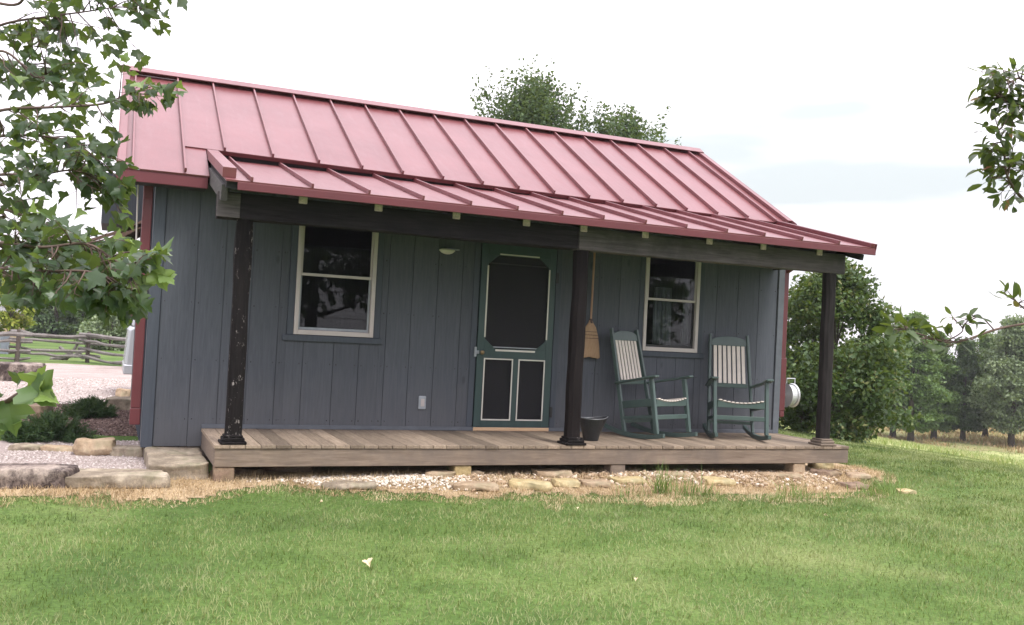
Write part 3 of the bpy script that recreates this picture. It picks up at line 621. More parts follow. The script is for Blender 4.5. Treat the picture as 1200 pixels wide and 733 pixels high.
for xx in (.676, 1.411, 2.22, 2.997, 3.669, 4.43, 5.272, 6.02, 6.847):
    z = 2.345; m_ = MB(); m_.bar((xx, -1.385, z), (xx, .0, z+1.385*PS*.85), .075, .095)
    r_ = m_.build('rafter', MT['rafter'], proof, .003)
    m2 = MB(); m2.box(xx-.040, xx+.040, -1.405, -1.386, z-.055, z+.038); m2.build('rafter_end', MT['endgrain'], r_, .006)
# beam, posts
def hewn(x0, x1, y0, y1, z0, z1, name, m, seed):
    n = 26; V = []; Fs = []
    for i in range(n+1):
        xx = x0+(x1-x0)*i/n
        for j, (yy, zz) in enumerate(((y0, z0), (y1, z0), (y1, z1), (y0, z1))):
            q = noise.noise_vector(Vector((xx*1.7+seed, yy*3, zz*3)))*.012
            e = 0 if j in (2, 3) else 1
            V.append((xx+(q.x*.5 if 0 < i < n else 0), yy+q.y, zz+q.z*e))
    for i in range(n):
        for j in range(4): Fs.append((4*i+j, 4*i+(j+1) % 4, 4*i+4+(j+1) % 4, 4*i+4+j))
    Fs += [(0, 1, 2, 3), (4*n+3, 4*n+2, 4*n+1, 4*n)]
    q = MB(); q.add(V, Fs); return part(q, name, m, bev=.012, seg=2)
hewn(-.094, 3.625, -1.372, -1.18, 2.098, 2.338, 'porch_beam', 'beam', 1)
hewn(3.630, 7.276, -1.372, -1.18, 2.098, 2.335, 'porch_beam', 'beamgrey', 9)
q = MB(); q.box(-.105, .105, -1.384, -1.374, 2.100, 2.33); part(q, 'beam_end_plate', 'beamgrey', bev=.004)
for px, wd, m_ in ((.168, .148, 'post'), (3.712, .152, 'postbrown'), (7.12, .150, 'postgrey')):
    n = 24; V = []; Fs = []; c = .035
    prof = [(-wd/2+c, -wd/2), (wd/2-c, -wd/2), (wd/2, -wd/2+c), (wd/2, wd/2-c), (wd/2-c, wd/2), (-wd/2+c, wd/2), (-wd/2, wd/2-c), (-wd/2, -wd/2+c)]
    for i in range(n+1):
        z = 2.10*i/n
        for a, b in prof:
            f = noise.noise_vector(Vector((a*6+px, b*6, z*2.4)))*.011; t = 1.03-.05*z/2.1
            V.append((px+a*t+f.x+.004*math.sin(z*2+px), -1.272+b*t+f.y, z+.002))
    for i in range(n):
        for j in range(8): Fs.append((8*i+j, 8*i+(j+1) % 8, 8*i+8+(j+1) % 8, 8*i+8+j))
    q = MB(); q.add(V, Fs); p_ = part(q, 'porch_post', m_)
    q = MB(); h = wd/2
    q.box(px-h-.045, px+h+.045, -1.272-h-.045, -1.272+h+.045, .003, .028); q.box(px-h-.026, px+h+.026, -1.272-h-.026, -1.272+h+.026, .029, .062)
    q.box(px-h-.012, px+h+.012, -1.272-h-.012, -1.272+h+.012, .063, .085)
    q.build('post_base', MT['post'] if px < 7 else MT['rim'], p_, .008, seg=2)
# deck
deck = MB(); x = -.005; random.seed(3)
while x < 7.43:
    x1 = min(x+.141, 7.445); deck.box(x+.002, x1-.0025, -1.385+random.uniform(-.004, .004), -.002, -.034, 0+random.uniform(-.0015, .0015)); x = x1
dk = part(deck, 'deck', 'deck', bev=.003)
q = MB(); q.box(0.006, 7.44, -1.372, -1.330, -.205, -.036); q.build('rim_board', MT['rim'], dk, .004)
q = MB(); q.box(0.004, .044, -1.329, -.02, -.205, -.037); q.build('end_board', MT['rim'], dk, .004)
q = MB(); q.box(7.40, 7.44, -1.329, -.02, -.205, -.037); q.build('end_board', MT['rim'], dk, .004)
q = MB()
for jx in np.arange(.4, 7.3, .41): q.box(jx, jx+.04, -1.329, -.03, -.18, -.037)
q.build('joists', MT['darkwood'], dk)
for fx, mm in ((.10, 'st_brown'), (2.45, 'st_yel'), (4.25, 'rim'), (6.72, 'st_tan')):
    q = MB(); gz = float(hgt(fx, -1.25)); q.box(fx-.09, fx+.09, -1.36, -1.18, gz-.05, -.207); q.build('footing', MT[mm], dk, .01, rough=.006)
q = MB(); q.box(-.003, XR-.10, -.022, -.0005, .001, .045); part(q, 'skirt_board', 'skirt', bev=.003)
# windows
def window(x0, x1, idx):
    wroot = MB(); t = .045; y0, y1 = -.022, .06
    wroot.box(x0, x0+t, y0, y1, WZ0, WZ1); wroot.box(x1-t, x1, y0, y1, WZ0, WZ1); wroot.box(x0+t, x1-t, y0, y1, WZ0, WZ0+.052); wroot.box(x0+t, x1-t, y0, y1, WZ1-t, WZ1)
    W = part(wroot, 'window', 'white', bev=.003)
    zm = 1.70
    a, b = x0+t+.003, x1-t-.003
    s = MB(); s.box(a, b, -.004, .02, zm-.018, zm+.012); s.box(a, a+.018, .0, .02, zm, WZ1-t); s.box(b-.018, b, .0, .02, zm, WZ1-t)
    s.build('upper_sash', MT['white'], W, .002)
    s = MB(); s.box(a, a+.020, .022, .042, WZ0+.054, zm); s.box(b-.020, b, .022, .042, WZ0+.054, zm); s.box(a+.02, b-.02, .022, .042, WZ0+.054, WZ0+.082)
    s.build('lower_sash', MT['outlet'] if idx == 0 else MT['black'], W, .002)
    s = MB(); s.box(a+.018, b-.018, .008, .012, zm+.012, WZ1-t); s.build('pane', MT['glass'], W)
    s = MB(); s.box(a+.02, b-.02, .030, .034, WZ0+.082, zm-.018); s.build('pane', MT['glass'], W)
    c = MB(); c.box(x0-.072, x0-.002, -.012, .018, WZ0-.004, WZ1+.06); c.box(x1+.002, x1+.072, -.012, .018, WZ0-.004, WZ1+.06); c.box(x0-.002, x1+.002, -.012, .018, WZ1+.002, WZ1+.06)
    c.build('casing', MT['trimslate'], W, .003)
    c = MB(); c.box(x0-.115, x1+.105, -.030, .018, WZ0-.072, WZ0-.006); c.build('sill', MT['trimslate'], W, .004)
    return W
W1 = window(*WIN[0], 0); W2 = window(*WIN[1], 1)
def reflection_panel(x0, x1, z0, z1, W, name='reflection_panel'):  # wavy panel behind the glass, standing in for a pale reflection
    n = 40; V = []; Fs = []
    for i in range(n+1):
        t = i/n; xx = x0+(x1-x0)*t; yy = .10+.014*math.sin(t*22)+.008*math.sin(t*51)
        V += [(xx+.02*math.sin(3*t), yy, z0+.008*math.sin(t*9)), (xx, yy+.01, z1), (xx+.02*math.sin(3*t), yy+.004, z0+.008*math.sin(t*9)), (xx, yy+.014, z1)]
    for i in range(n): b = 4*i; Fs += [(b, b+4, b+5, b+1), (b+3, b+7, b+6, b+2), (b+1, b+5, b+7, b+3), (b, b+2, b+6, b+4)]
    return link_mesh(name, V, Fs, MT['reflection_panel'], W, True)
reflection_panel(5.49, 5.76, 1.12, 1.86, W2); reflection_panel(5.93, 6.03, 1.15, 1.95, W2)
# door
dc = MB(); dc.box(DX0-.078, DX0-.006, -.012, .018, .046, DZ1+.07); dc.box(DX1+.006, DX1+.078, -.012, .018, .046, DZ1+.07); dc.box(DX0-.006, DX1+.006, -.012, .018, DZ1+.008, DZ1+.07)
part(dc, 'door_casing', 'trimslate', bev=.003)
q = MB(); q.box(DX0+.004, DX1-.004, -.03, .06, .0015, .042); part(q, 'threshold', 'tanwood', bev=.004)
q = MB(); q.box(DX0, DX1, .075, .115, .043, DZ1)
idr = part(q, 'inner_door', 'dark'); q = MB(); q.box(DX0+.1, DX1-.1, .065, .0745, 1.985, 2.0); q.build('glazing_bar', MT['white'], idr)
d0, d1 = DX0+.006, DX1-.006; sx0, sx1, sz0, sz1 = 3.130, 3.925, .975, 2.085
q = MB(); A, B = -.024, .008
q.box(d0, sx0, A, B, .046, DZ1-.004); q.box(sx1, d1, A, B, .046, DZ1-.004); q.box(sx0, sx1, A, B, sz1, DZ1-.004)
q.box(sx0, sx1, A, B, .860, sz0); q.box(sx0, sx1, A, B, .046, .125); q.box(3.505, 3.575, A, B, .125, .860)
for cx_, s in ((sx0, 1), (sx1, -1)):
    for cz_, t in ((sz0, 1), (sz1, -1)):
        pl = [(cx_, cz_), (cx_+s*.135, cz_), (cx_, cz_+t*.115)]
        q.prism(pl, 'y', A+.002, B-.002)
sdoor = part(q, 'screen_door', 'doorgreen', bev=.003)
q = MB(); q.box(sx0+.002, sx1-.002, -.006, -.004, sz0, sz1); q.build('screen', MT['screen'], sdoor)
for a, b in ((sx0, 3.505), (3.575, sx1)):
    q = MB(); q.box(a+.002, b-.002, -.006, -.004, .127, .858); q.build('screen', MT['screen'], sdoor)
    q = MB(); t = .016; q.box(a, a+t, A-.007, A-.001, .125, .860); q.box(b-t, b, A-.007, A-.001, .125, .860); q.box(a+t, b-t, A-.007, A-.001, .125, .125+t); q.box(a+t, b-t, A-.007, A-.001, .860-t, .860)
    q.build('panel_moulding', MT['whitebright'], sdoor, .002)
q = MB(); q.box(sx0-.012, sx0+.006, A-.007, A-.001, sz0+.13, sz1-.13); q.box(sx1-.006, sx1+.012, A-.007, A-.001, sz0+.13, sz1-.13)
q.box(sx0+.14, sx1-.14, A-.007, A-.001, sz0-.030, sz0-.008); q.box(sx0+.14, sx1-.14, A-.007, A-.001, sz1+.004, sz1+.020)
q.build('screen_moulding', MT['whitebright'], sdoor, .002)
q = MB(); q.box(sx0+.1, sx1-.1, -.012, -.007, sz0+.012, sz0+.024); q.build('screen_rail', MT['outlet'], sdoor)
q = MB(); q.tube([(DX0+.055, -.025, .925), (DX0+.055, -.05, .925), (DX0+.055, -.058, .925), (DX0+.055, -.078, .925), (DX0+.055, -.085, .925)], [.012, .012, .026, .026, .010], 12); q.build('handle', MT['brass'], sdoor, smooth=True)
q = MB(); q.box(DX0-.03, DX0-.002, -.036, -.014, .87, .985); q.box(DX0-.002, DX0+.03, -.034, -.026, .905, .945); q.build('latch', MT['outlet'], sdoor, .003)
q = MB(); q.box(DX1-.008, DX1+.030, -.038, -.026, .17, .30); q.build('hinge', MT['black'], sdoor, .003)
q = MB(); q.box(DX1-.008, DX1+.030, -.038, -.026, 1.80, 1.93); q.build('hinge', MT['black'], sdoor, .003)
# outlet, porch lamp
q = MB(); q.box(2.358, 2.448, -.028, -.001, .240, .395); o_ = part(q, 'outlet_box', 'outlet', bev=.012, seg=2)
q = MB(); q.box(2.383, 2.425, -.034, -.0285, .275, .36); q.build('outlet_cover', MT['white'], o_, .004)
lampc = PY(524, 294, -.05)
q = MB(); q.lathe([(.0, .026), (.05, .024), (.085, .012), (.09, .0), (.06, -.028), (.03, -.040), (0.002, -.043)], lampc, 20, 1.1, .5); o_ = part(q, 'porch_light', 'whitebright', smooth=True)
q = MB(); q.box(lampc[0]-.05, lampc[0]+.16, -.03, -.001, lampc[2]+.012, lampc[2]+.030); q.build('light_bracket', MT['outlet'], o_, .004)
# downspouts
q = MB(); x0 = XL-.075
q.box(x0-.040, x0+.055, .00, .09, .20, 2.50)
d_ = part(q, 'downspout', 'redtrim', bev=.01, seg=2)
q = MB(); q.box(x0-.038, x0+.053, -.01, .08, 2.35, 2.52); q.build('outlet_elbow', MT['fascia'], d_, .01)
q = MB(); q.box(x0-.044, x0+.059, -.006, .096, .03, .198); q.build('downspout_foot', MT['redtrim'], d_, .008)
q = MB(); q.tube([PY(162, 212, -.02), PY(161, 240, -.02), PY(160, 270, .0), PY(158, 330, .0)], .008, 8); part(q, 'conduit', 'white')
q = MB(); q.box(XR+.004, XR+.085, .0, .08, .40, 2.22); d_ = part(q, 'downspout', 'redtrim', bev=.01, seg=2)
q = MB(); q.box(XR+.002, XR+.105, -.004, .10, .30, 1.02); q.box(XR+.02, XR+.10, -.003, .10, .22, .30); q.build('downspout_foot', MT['redtrim'], d_, .01)
q = MB(); q.bar((XR+.05, .02, 2.20), (XR+.16, -.20, 2.36), .07, .06); q.bar((XR+.16, -.22, 2.36), (XR+.04, -.24, 2.44), .07, .06); q.build('downspout_elbow', MT['redtrim'], d_, .008)
# side bay with a shake awning on the left gable
q = MB(); q.box(-1.13, XL+.001, 2.9, 4.1, 2.32, 2.98); o_ = part(q, 'side_bay', 'siding')
q = MB()
q.prism([(XL+.0, 2.40), (-1.36, 1.86), (-1.36, 1.78), (XL+.0, 2.30)], 'y', 2.4, 4.3)
for i in range(5):
    t = (i+1)/5.5
    q.box(-1.36+.001, -1.34, 2.4+.36*i+.02, 2.4+.36*i+.33, 1.64, 1.80)
a_ = part(q, 'side_awning', 'shake', bev=.004)
q = MB(); q.box(-1.33, XL, 2.45, 4.25, 1.60, 1.65); q.build('awning_beam', MT['darkwood'], a_)
q = MB(); q.bar((-.64, 2.42, 2.30), (-1.30, 2.42, 2.02), .04, .04); q.bar((-.64, 2.42, 1.1), (-1.1, 2.42, 1.62), .04, .05); q.build('awning_brace', MT['shake'], a_)
q = MB(); q.box(XR+.002, XR+.11, .12, .22, float(hgt(7.6, .1))-.05, .80); part(q, 'side_panel_post', 'rim', bev=.004)

# ------------------------------------------------------------------ objects on the porch
def rocker_chair(label, loc, rz, pitch=0):
    t = thing('rocking_chair', label, 'rocking chair', loc, rz, 'rocking chairs on the porch')
    gm = MT['chairgreen']
    def rx(y): return .012 + .52*(y**2)*.55 + (.10*(y-.28)**2 if y > .28 else 0)      # rocker underside height
    for s in (-1, 1):
        xw = lambda y: s*(.300 - .055*(y+.4)/.9)
        pts = np.linspace(-.40, .50, 19); V = []; Fs = []
        for y_ in pts:
            z_ = rx(y_); hh = .050 - .012*abs(y_)
            for a, b in ((-.02, 0), (.02, 0), (.02, hh), (-.02, hh)): V.append((xw(y_)+a, y_, z_-.012+b))
        n = len(pts)
        for i in range(n-1):
            for j in range(4): Fs.append((4*i+j, 4*i+(j+1) % 4, 4*i+4+(j+1) % 4, 4*i+4+j))
        Fs += [(0, 1, 2, 3), (4*n-1, 4*n-2, 4*n-3, 4*n-4)]
        q = MB(); q.add(V, Fs); q.build('rocker', gm, t, .004)
        fy0, fy1, by0, by1 = -.295, -.195, .175, .475
        q = MB(); q.bar((xw(fy0), fy0, .075), (s*.300, fy1, .675), .040, .052, (0, 1, 0)); q.build('front_leg', gm, t, .006)
        q = MB(); q.bar((xw(by0), by0, .050), (s*.225, by1, 1.205), .032, .052, (0, 1, 0)); q.build('back_post', gm, t, .006)
        q = MB(); a = (s*.315, -.285, .705); b = (s*.262, .335, .585)
        q.bar(a, (s*.318, -.12, .672), .085, .026); q.bar((s*.318, -.118, .6715), b, .065, .026); q.build('arm', gm, t, .008)
        q = MB(); q.bar((s*.283, -.240, .418), (s*.250, .255, .345), .024, .085); q.build('seat_rail', gm, t, .004)
        q = MB(); q.bar((s*.290, -.255, .262), (s*.262, .215, .205), .022, .034); q.build('side_stretcher', gm, t, .004)
    # scalloped front rail
    n = 20; V = []; Fs = []
    for i in range(n+1):
        u = -1+2*i/n; xx = .272*u; zt = .452-.035*(1-u*u)
        V += [(xx, -.262, .370), (xx, -.238, .370), (xx, -.238, zt), (xx, -.262, zt)]
    for i in range(n):
        for j in range(4): Fs.append((4*i+j, 4*i+(j+1) % 4, 4*i+4+(j+1) % 4, 4*i+4+j))
    Fs += [(0, 1, 2, 3), (4*n+3, 4*n+2, 4*n+1, 4*n)]
    q = MB(); q.add(V, Fs); q.build('front_rail', gm, t, .003)
    q = MB(); q.bar((-.285, -.262, .255), (.285, -.262, .255), .024, .050, (0, 0, 1)); q.build('front_stretcher', gm, t, .004)
    q = MB(); q.bar((-.25, .205, .165), (.25, .205, .165), .022, .036); q.build('back_stretcher', gm, t, .004)
    q = MB()
    for i in range(11):                                # seat slats running front to back, following the dip
        u = -1+2*(i+.5)/11; xx = .262*u; zt = .458-.035*(1-u*u)
        q.bar((xx, -.272, zt+.006), (xx*.92, .250, zt-.075), .036, .014)
    q.build('seat', MT['slat'], t, .003)
    bp = lambda x_, k, off=0: (x_, .175+.30*k+off, .05+1.155*k)
    q = MB(); q.bar(bp(-.215, .475), bp(.215, .475), .026, .050); q.build('back_rail', gm, t, .004)
    # arched crest
    n = 18; V = []; Fs = []
    for i in range(n+1):
        u = -1+2*i/n; xx = .212*u; k0 = .885; k1 = .925 + .058*math.sqrt(max(0, 1-(u*.96)**2))
        a = bp(xx, k0); b = bp(xx, k1); V += [(a[0], a[1]-.012, a[2]), (a[0], a[1]+.012, a[2]), (b[0], b[1]+.012, b[2]), (b[0], b[1]-.012, b[2])]
    for i in range(n):
        for j in range(4): Fs.append((4*i+j, 4*i+(j+1) % 4, 4*i+4+(j+1) % 4, 4*i+4+j))
    Fs += [(0, 1, 2, 3), (4*n+3, 4*n+2, 4*n+1, 4*n)]
    q = MB(); q.add(V, Fs); q.build('crest_rail', gm, t, .003)
    for i in range(7):
        u = -1+2*(i+.5)/7; xx = .200*u
        q = MB(); q.bar(bp(xx*1.0, .495), bp(xx*.98, .885), .040, .012, (0, 1, 0)); q.build('back_slat', MT['slat'], t, .003)
    return t
CHS = 1.07
c1 = (PZ(744, 514, 0)+PZ(793, 513, 0))/2; c2 = (PZ(838, 515, 0)+PZ(886, 515, 0))/2
rocker_chair('green rocking chair with cream slats turned sideways, next to the straw broom', (c1.x-.03, c1.y+.06, .002), R(21)).scale = (CHS,)*3
rocker_chair('green rocking chair with cream slats facing forward, nearest the right end post', (c2.x+.03, c2.y+.08, .002), R(-22)).scale = (CHS,)*3

br = thing('broom', 'straw broom hanging by its handle on the wall beside the middle post', 'broom', (4.51, -.05, .92))
n = 16; V = []; Fs = []
prof = [(0, .148, .030), (.12, .135, .034), (.26, .112, .036), (.37, .075, .032), (.43, .030, .022), (.47, .018, .018)]
for z, a, b in prof:
    for k in range(n):
        t = 2*math.pi*k/n; V.append((a*math.cos(t)+(.012*math.sin(k*2.3) if z == 0 else 0), b*math.sin(t), z+(.012*math.sin(k*1.7) if z == 0 else 0)))
for i in range(len(prof)-1):
    for k in range(n): Fs.append((i*n+k, i*n+(k+1) % n, (i+1)*n+(k+1) % n, (i+1)*n+k))
Fs += [tuple(range(n-1, -1, -1)), tuple((len(prof)-1)*n+k for k in range(n))]
q = MB(); q.add(V, Fs); q.build('bristles', MT['straw_broom'], br)
q = MB()
for z, a, b in ((.235, .119, .0375), (.275, .108, .0375), (.315, .098, .037)):
    q.tube([(a*math.cos(t), b*math.sin(t), z) for t in np.linspace(0, 2*math.pi, 25)], .0032, 5, False)
q.tube([(0, 0, .42), (0, 0, .475)], [.026, .020], 10); q.build('binding', MT['twine'], br)
q = MB(); q.tube([(0, 0, .46), (.004, .004, .9), (.010, .010, 1.32)], .0125, 10); q.build('handle', MT['handle'], br)
sc = PZ(688, 517, 0)
cs = thing('coal_bucket', 'black tapered coal bucket with raised lip standing beside the middle post', 'bucket', (sc.x+.06, sc.y+.03, 0))
n = 28
def ring(r, z, lip, ex=0): return [(r*math.cos(2*math.pi*k/n)*(1.05)+ex*max(0, math.cos(2*math.pi*k/n)), r*.85*math.sin(2*math.pi*k/n), z+lip*max(0, math.cos(2*math.pi*k/n))**2+lip*.35*max(0, -math.cos(2*math.pi*k/n))**2) for k in range(n)]
rr = [ring(.085, .004, 0), ring(.10, .08, 0), ring(.125, .17, 0, .02), ring(.140, .245, .03, .05), ring(.134, .243, .03, .05), ring(.118, .17, 0, .02), ring(.092, .08, 0), ring(.078, .012, 0)]
V = [p for r_ in rr for p in r_]; Fs = [(i*n+k, i*n+(k+1) % n, (i+1)*n+(k+1) % n, (i+1)*n+k) for i in range(len(rr)-1) for k in range(n)] + [tuple(range(n)), tuple((len(rr)-1)*n+k for k in range(n))]
q = MB(); q.add(V, Fs); q.build('bucket_body', MT['black'], cs)
q = MB(); q.tube([Vector(p)+Vector((0, 0, .003)) for p in ring(.140, .245, .03, .05)+ring(.140, .245, .03, .05)[:1]], .006, 6, False); q.build('rim', MT['rimmetal'], cs)

# hose reel on the side post
hr = thing('hose_reel', 'white metal hose reel mounted on the side of the cabin before the big bush', 'hose reel', (XR+.33, .30, .50))
q = MB()
ax = Vector((1, 0, 0))
def drum(x0, r0_, r1_, x1):
    m_ = MB(); n = 28; V = []; Fs = []
    P = [(x0, 0.001), (x0, r0_), (x1, r1_), (x1, .001)]
    for xx, r_ in P:
        for k in range(n): V.append((xx, r_*math.cos(2*math.pi*k/n), r_*math.sin(2*math.pi*k/n)))
    for i in range(3):
        for k in range(n): Fs.append((i*n+k, i*n+(k+1) % n, (i+1)*n+(k+1) % n, (i+1)*n+k))
    m_.add(V, Fs); return m_
drum(.01, .17, .16, .02).build('inner_flange', MT['galv'], hr, smooth=False)
drum(.021, .145, .145, .12).build('drum', MT['galv'], hr)
drum(.121, .16, .17, .14).build('outer_flange', MT['galv'], hr)
q = MB(); q.tube([(.03, 0, .10), (.03, 0, .235), (.17, 0, .235), (.17, 0, .10)], .010, 8); q.tube([(-.24, 0, .05), (.03, 0, .0)], .02, 8); q.build('bracket', MT['galv'], hr)

# ------------------------------------------------------------------ stones
import bmesh
def stone(u, v, wpx, hm, dm, mt, label, name='stone', yawr=None, dz=0, flat=.5, seed=None, cat='stone', group=None, at=None, wm=None):
    p = G(u, v) if at is None else Vector(at); dist = (p-Vector(CAM)).dot(Vector(FW)); W = wpx/1114.49*dist if wm is None else wm
    sd_ = seed if seed is not None else u*.37+v*.11
    bm = bmesh.new(); bmesh.ops.create_cube(bm, size=1); bmesh.ops.subdivide_edges(bm, edges=bm.edges[:], cuts=9, use_grid_fill=True)
    for vv in bm.verts:
        c = vv.co.copy(); s = c.normalized()*.62; c = c.lerp(s, flat*.45)
        c = Vector((c.x*W, c.y*dm, c.z*hm)); q = noise.noise_vector(c*(2.2/max(W, .2))+Vector((sd_, sd_*2, 0)))*(.13 if flat > 0 else .05); q2 = noise.noise_vector(c*9+Vector((sd_, 0, 3)))*.022+noise.noise_vector(c*24+Vector((sd_, 0, 3)))*.010
        vv.co = c + Vector((q.x*W*.6, q.y*dm*.6, q.z*hm*.7)) + q2
    me = bpy.data.meshes.new(name); bm.to_mesh(me); bm.free(); me.materials.append(MT[mt])
    o = bpy.data.objects.new(name, me); COL.objects.link(o); o.location = (p.x, p.y+dm*.35, float(hgt(p.x, p.y+dm*.35))+hm*.40+dz)
    o.rotation_euler = (0, 0, (-.25+random.uniform(-.25, .25)) if yawr is None else yawr)
    me.polygons.foreach_set('use_smooth', np.ones(len(me.polygons), bool))
    b = o.modifiers.new('sub', 'SUBSURF'); b.levels = 1; b.render_levels = 1
    return tag(o, label, cat, group)
# step block beside the deck
stone(0, 0, 0, .20, 1.20, 'st_grey', 'large squared pale stone step against the left end of the deck', 'stone_step', 0.0, 0, -.25, 3, 'stone step', at=(-.285, -1.07, 0), wm=.52).location.z = -.295
stone(0, 0, 0, .18, .34, 'st_dark', 'long dark streaked stone at the lawn edge by the gravel path, far left', 'edging_stone', -.03, 0, .3, 8, at=(-1.72, -1.50, 0), wm=1.15)
stone(0, 0, 0, .115, .42, 'st_grey', 'pale flat slab at the lawn edge between dark stone and step', 'edging_stone', -.05, 0, .3, 5, at=(-.80, -1.52, 0), wm=.80)
G_ = 'stones edging the planting bed'
stone(110, 535, 42, .16, .26, 'st_tan', 'rounded tan boulder at the front edge of the mulch bed', 'boulder', 0, .02, .8, cat='boulder')
stone(152, 536, 38, .11, .25, 'st_grey', 'low flat stone between the tan boulder and the cabin corner', group=G_)
stone(30, 529, 34, .07, .2, 'st_grey', 'small flat stone at the left front of the mulch bed', group=G_)
stone(70, 530, 42, .06, .2, 'st_tan', 'thin tan stone left of the rounded boulder', group=G_)
stone(144, 470, 15, .22, .2, 'st_tan', 'small upright round stone behind the mulch bed by the downspout', 'boulder', cat='boulder', flat=.9)
stone(142, 482, 32, .20, .5, 'st_grey', 'pale stone slab behind the evergreens beside the red downspout')
stone(32, 492, 42, .20, .5, 'st_brown', 'brown flat rock left of the evergreens under the maple leaves')
stone(12, 447, 68, .42, .8, 'st_dark', 'tall squared retaining stone with dark streaks at the far left edge', 'retaining_stone', 0, 0, .12)
FR = [(338, 553, 62, .075, .22, 'st_brown', 'long brown flagstone tucked under the left part of the deck'), (291, 558, 36, .07, .25, 'st_brown', 'dark mossy flat stone under the deck near the left post'),
      (262, 560, 26, .06, .2, 'st_brown', 'small brown stone at the left front corner of the deck'),
      (414, 574, 62, .05, .25, 'st_grey', 'thin mossy slab in front of the white crushed stone'), (518, 561, 36, .07, .2, 'st_tan', 'tan stone left of the pale footing under the deck'),
      (552, 559, 36, .07, .22, 'st_brown', 'brown stone just below the door side of the deck'), (558, 576, 58, .06, .25, 'st_tan', 'broad tan slab at the straw edge left of the yellow one'),
      (624, 575, 48, .08, .25, 'st_yel', 'thick yellow slab at the straw edge below the door'), (651, 560, 46, .07, .22, 'st_tan', 'flat tan stone beneath the deck below the coal bucket'),
      (667, 572, 30, .07, .22, 'st_yel', 'small yellow stone right of the thick yellow slab'), (740, 568, 42, .05, .25, 'st_yel', 'flat yellow stone by the left weeds'),
      (700, 572, 34, .06, .2, 'st_tan', 'small tan slab left of the tall weeds'), (790, 560, 40, .05, .2, 'st_tan', 'thin tan slab under the deck below the rocking chairs'),
      (847, 570, 38, .06, .25, 'st_yel', 'yellowish flat stone in the middle of the right rubble'), (916, 561, 56, .05, .25, 'st_tan', 'long thin slab below the right rocking chair'),
      (966, 549, 26, .09, .2, 'st_yel', 'yellow block beside the right footing of the deck'), (972, 560, 32, .07, .22, 'st_brown', 'brown stone beyond the right corner of the deck'),
      (1004, 574, 30, .06, .22, 'st_brown', 'flat brown stone at the right end of the rubble'), (1010, 562, 26, .06, .2, 'st_tan', 'tan stone topmost at the right end of the rubble'),
      (1066, 580, 18, .05, .15, 'st_yel', 'lone small stone in the grass farthest right')]
for (u, v, wp, h_, d_2, m_, lb) in FR: stone(u, v, wp, h_, d_2, m_, lb, 'flagstone', group='flat stones along the deck front')

# ------------------------------------------------------------------ foliage builders
def tree_parts(h, r, cb, nb, nl, leaf, seed, cone=.35, trunk_r=.12, sprays=0, squash=.7, tmpl=None, inner=.25, limbs=14):
    rng = np.random.default_rng(seed); random.seed(seed)
    # blob centres in a tapering crown
    C_ = []
    while len(C_) < nb:
        z = rng.random(); rad = math.sin(math.pi*min(1, (z*.86+.14)))**.6*(1-cone*z)
        a = rng.uniform(0, 2*math.pi); q = (inner+(1-inner)*math.sqrt(rng.random()))*rad*r*rng.uniform(.75, 1.12)
        C_.append((q*math.cos(a), q*math.sin(a), cb+(h-cb)*z*.96))
    C_ = np.array(C_); bs = rng.uniform(.6, 1.3, nb)*r*.24
    per = rng.multinomial(nl, bs**2/np.sum(bs**2)); P = []; T = []
    for c, b, k in zip(C_, bs, per):
        g_ = rng.normal(size=(k, 3)); g_ /= np.linalg.norm(g_, axis=1, keepdims=True)
        g_ *= (rng.random((k, 1))**.45)*b*np.array([1.15, 1.15, squash]); P.append(c+g_); T.append(np.full(k, rng.normal()*.16))
    P = np.concatenate(P); T = np.concatenate(T)
    if sprays:
        S_ = []
        for i in range(sprays):
            a = rng.uniform(0, 2*math.pi); rr_ = r*rng.uniform(.1, .8); z0 = cb+(h-cb)*rng.uniform(.55, .95)*(1-.25*rr_/r); L_ = rng.uniform(.5, 1.3)
            k = 26; t = rng.random(k)
            S_.append(np.stack([rr_*math.cos(a)+t*L_*.25*math.cos(a)+rng.normal(size=k)*.05, rr_*math.sin(a)+t*L_*.25*math.sin(a)+rng.normal(size=k)*.05, z0+t*L_+rng.normal(size=k)*.05], 1))
        S_ = np.concatenate(S_); P = np.concatenate([P, S_]); T = np.concatenate([T, np.zeros(len(S_))])
    n = len(P)
    D = rng.normal(size=(n, 3)); D[:, 2] -= .35; Nn = rng.normal(size=(n, 3))*.6 + np.array([0, 0, 1.0]); X, Y_, Z = frames(D, Nn)
    S = leaf*rng.uniform(.6, 1.35, n); rnd = np.clip(rng.beta(2, 2, n)+T, 0, 1)
    tb = MB(); tp = [(0, 0, -.1)]; rd = [trunk_r*1.35]
    for i in range(1, 8): tp.append((math.sin(i*1.3+seed)*.03*i*r*.3, math.cos(i*1.7+seed)*.03*i*r*.3, h*.9*i/7)); rd.append(trunk_r*(1-.88*i/7))
    tb.tube(tp, rd, 9)
    idx = np.argsort(-bs)[:limbs]
    for i in idx:
        c = C_[i]; z0 = max(h*.12, c[2]*.62); k = z0/(h*.9)*7; j = int(min(6, k)); a = Vector(tp[j]).lerp(Vector(tp[j+1]), k-j)
        m_ = a.lerp(Vector(c), .5)+Vector((0, 0, -.04*h*.3)); tb.tube([a, m_, c], [trunk_r*.42*(1-.7*z0/h), trunk_r*.28*(1-.7*z0/h), trunk_r*.08], 6)
    return tb, P, X, Y_, Z, S, rnd
TREE_CACHE = {}
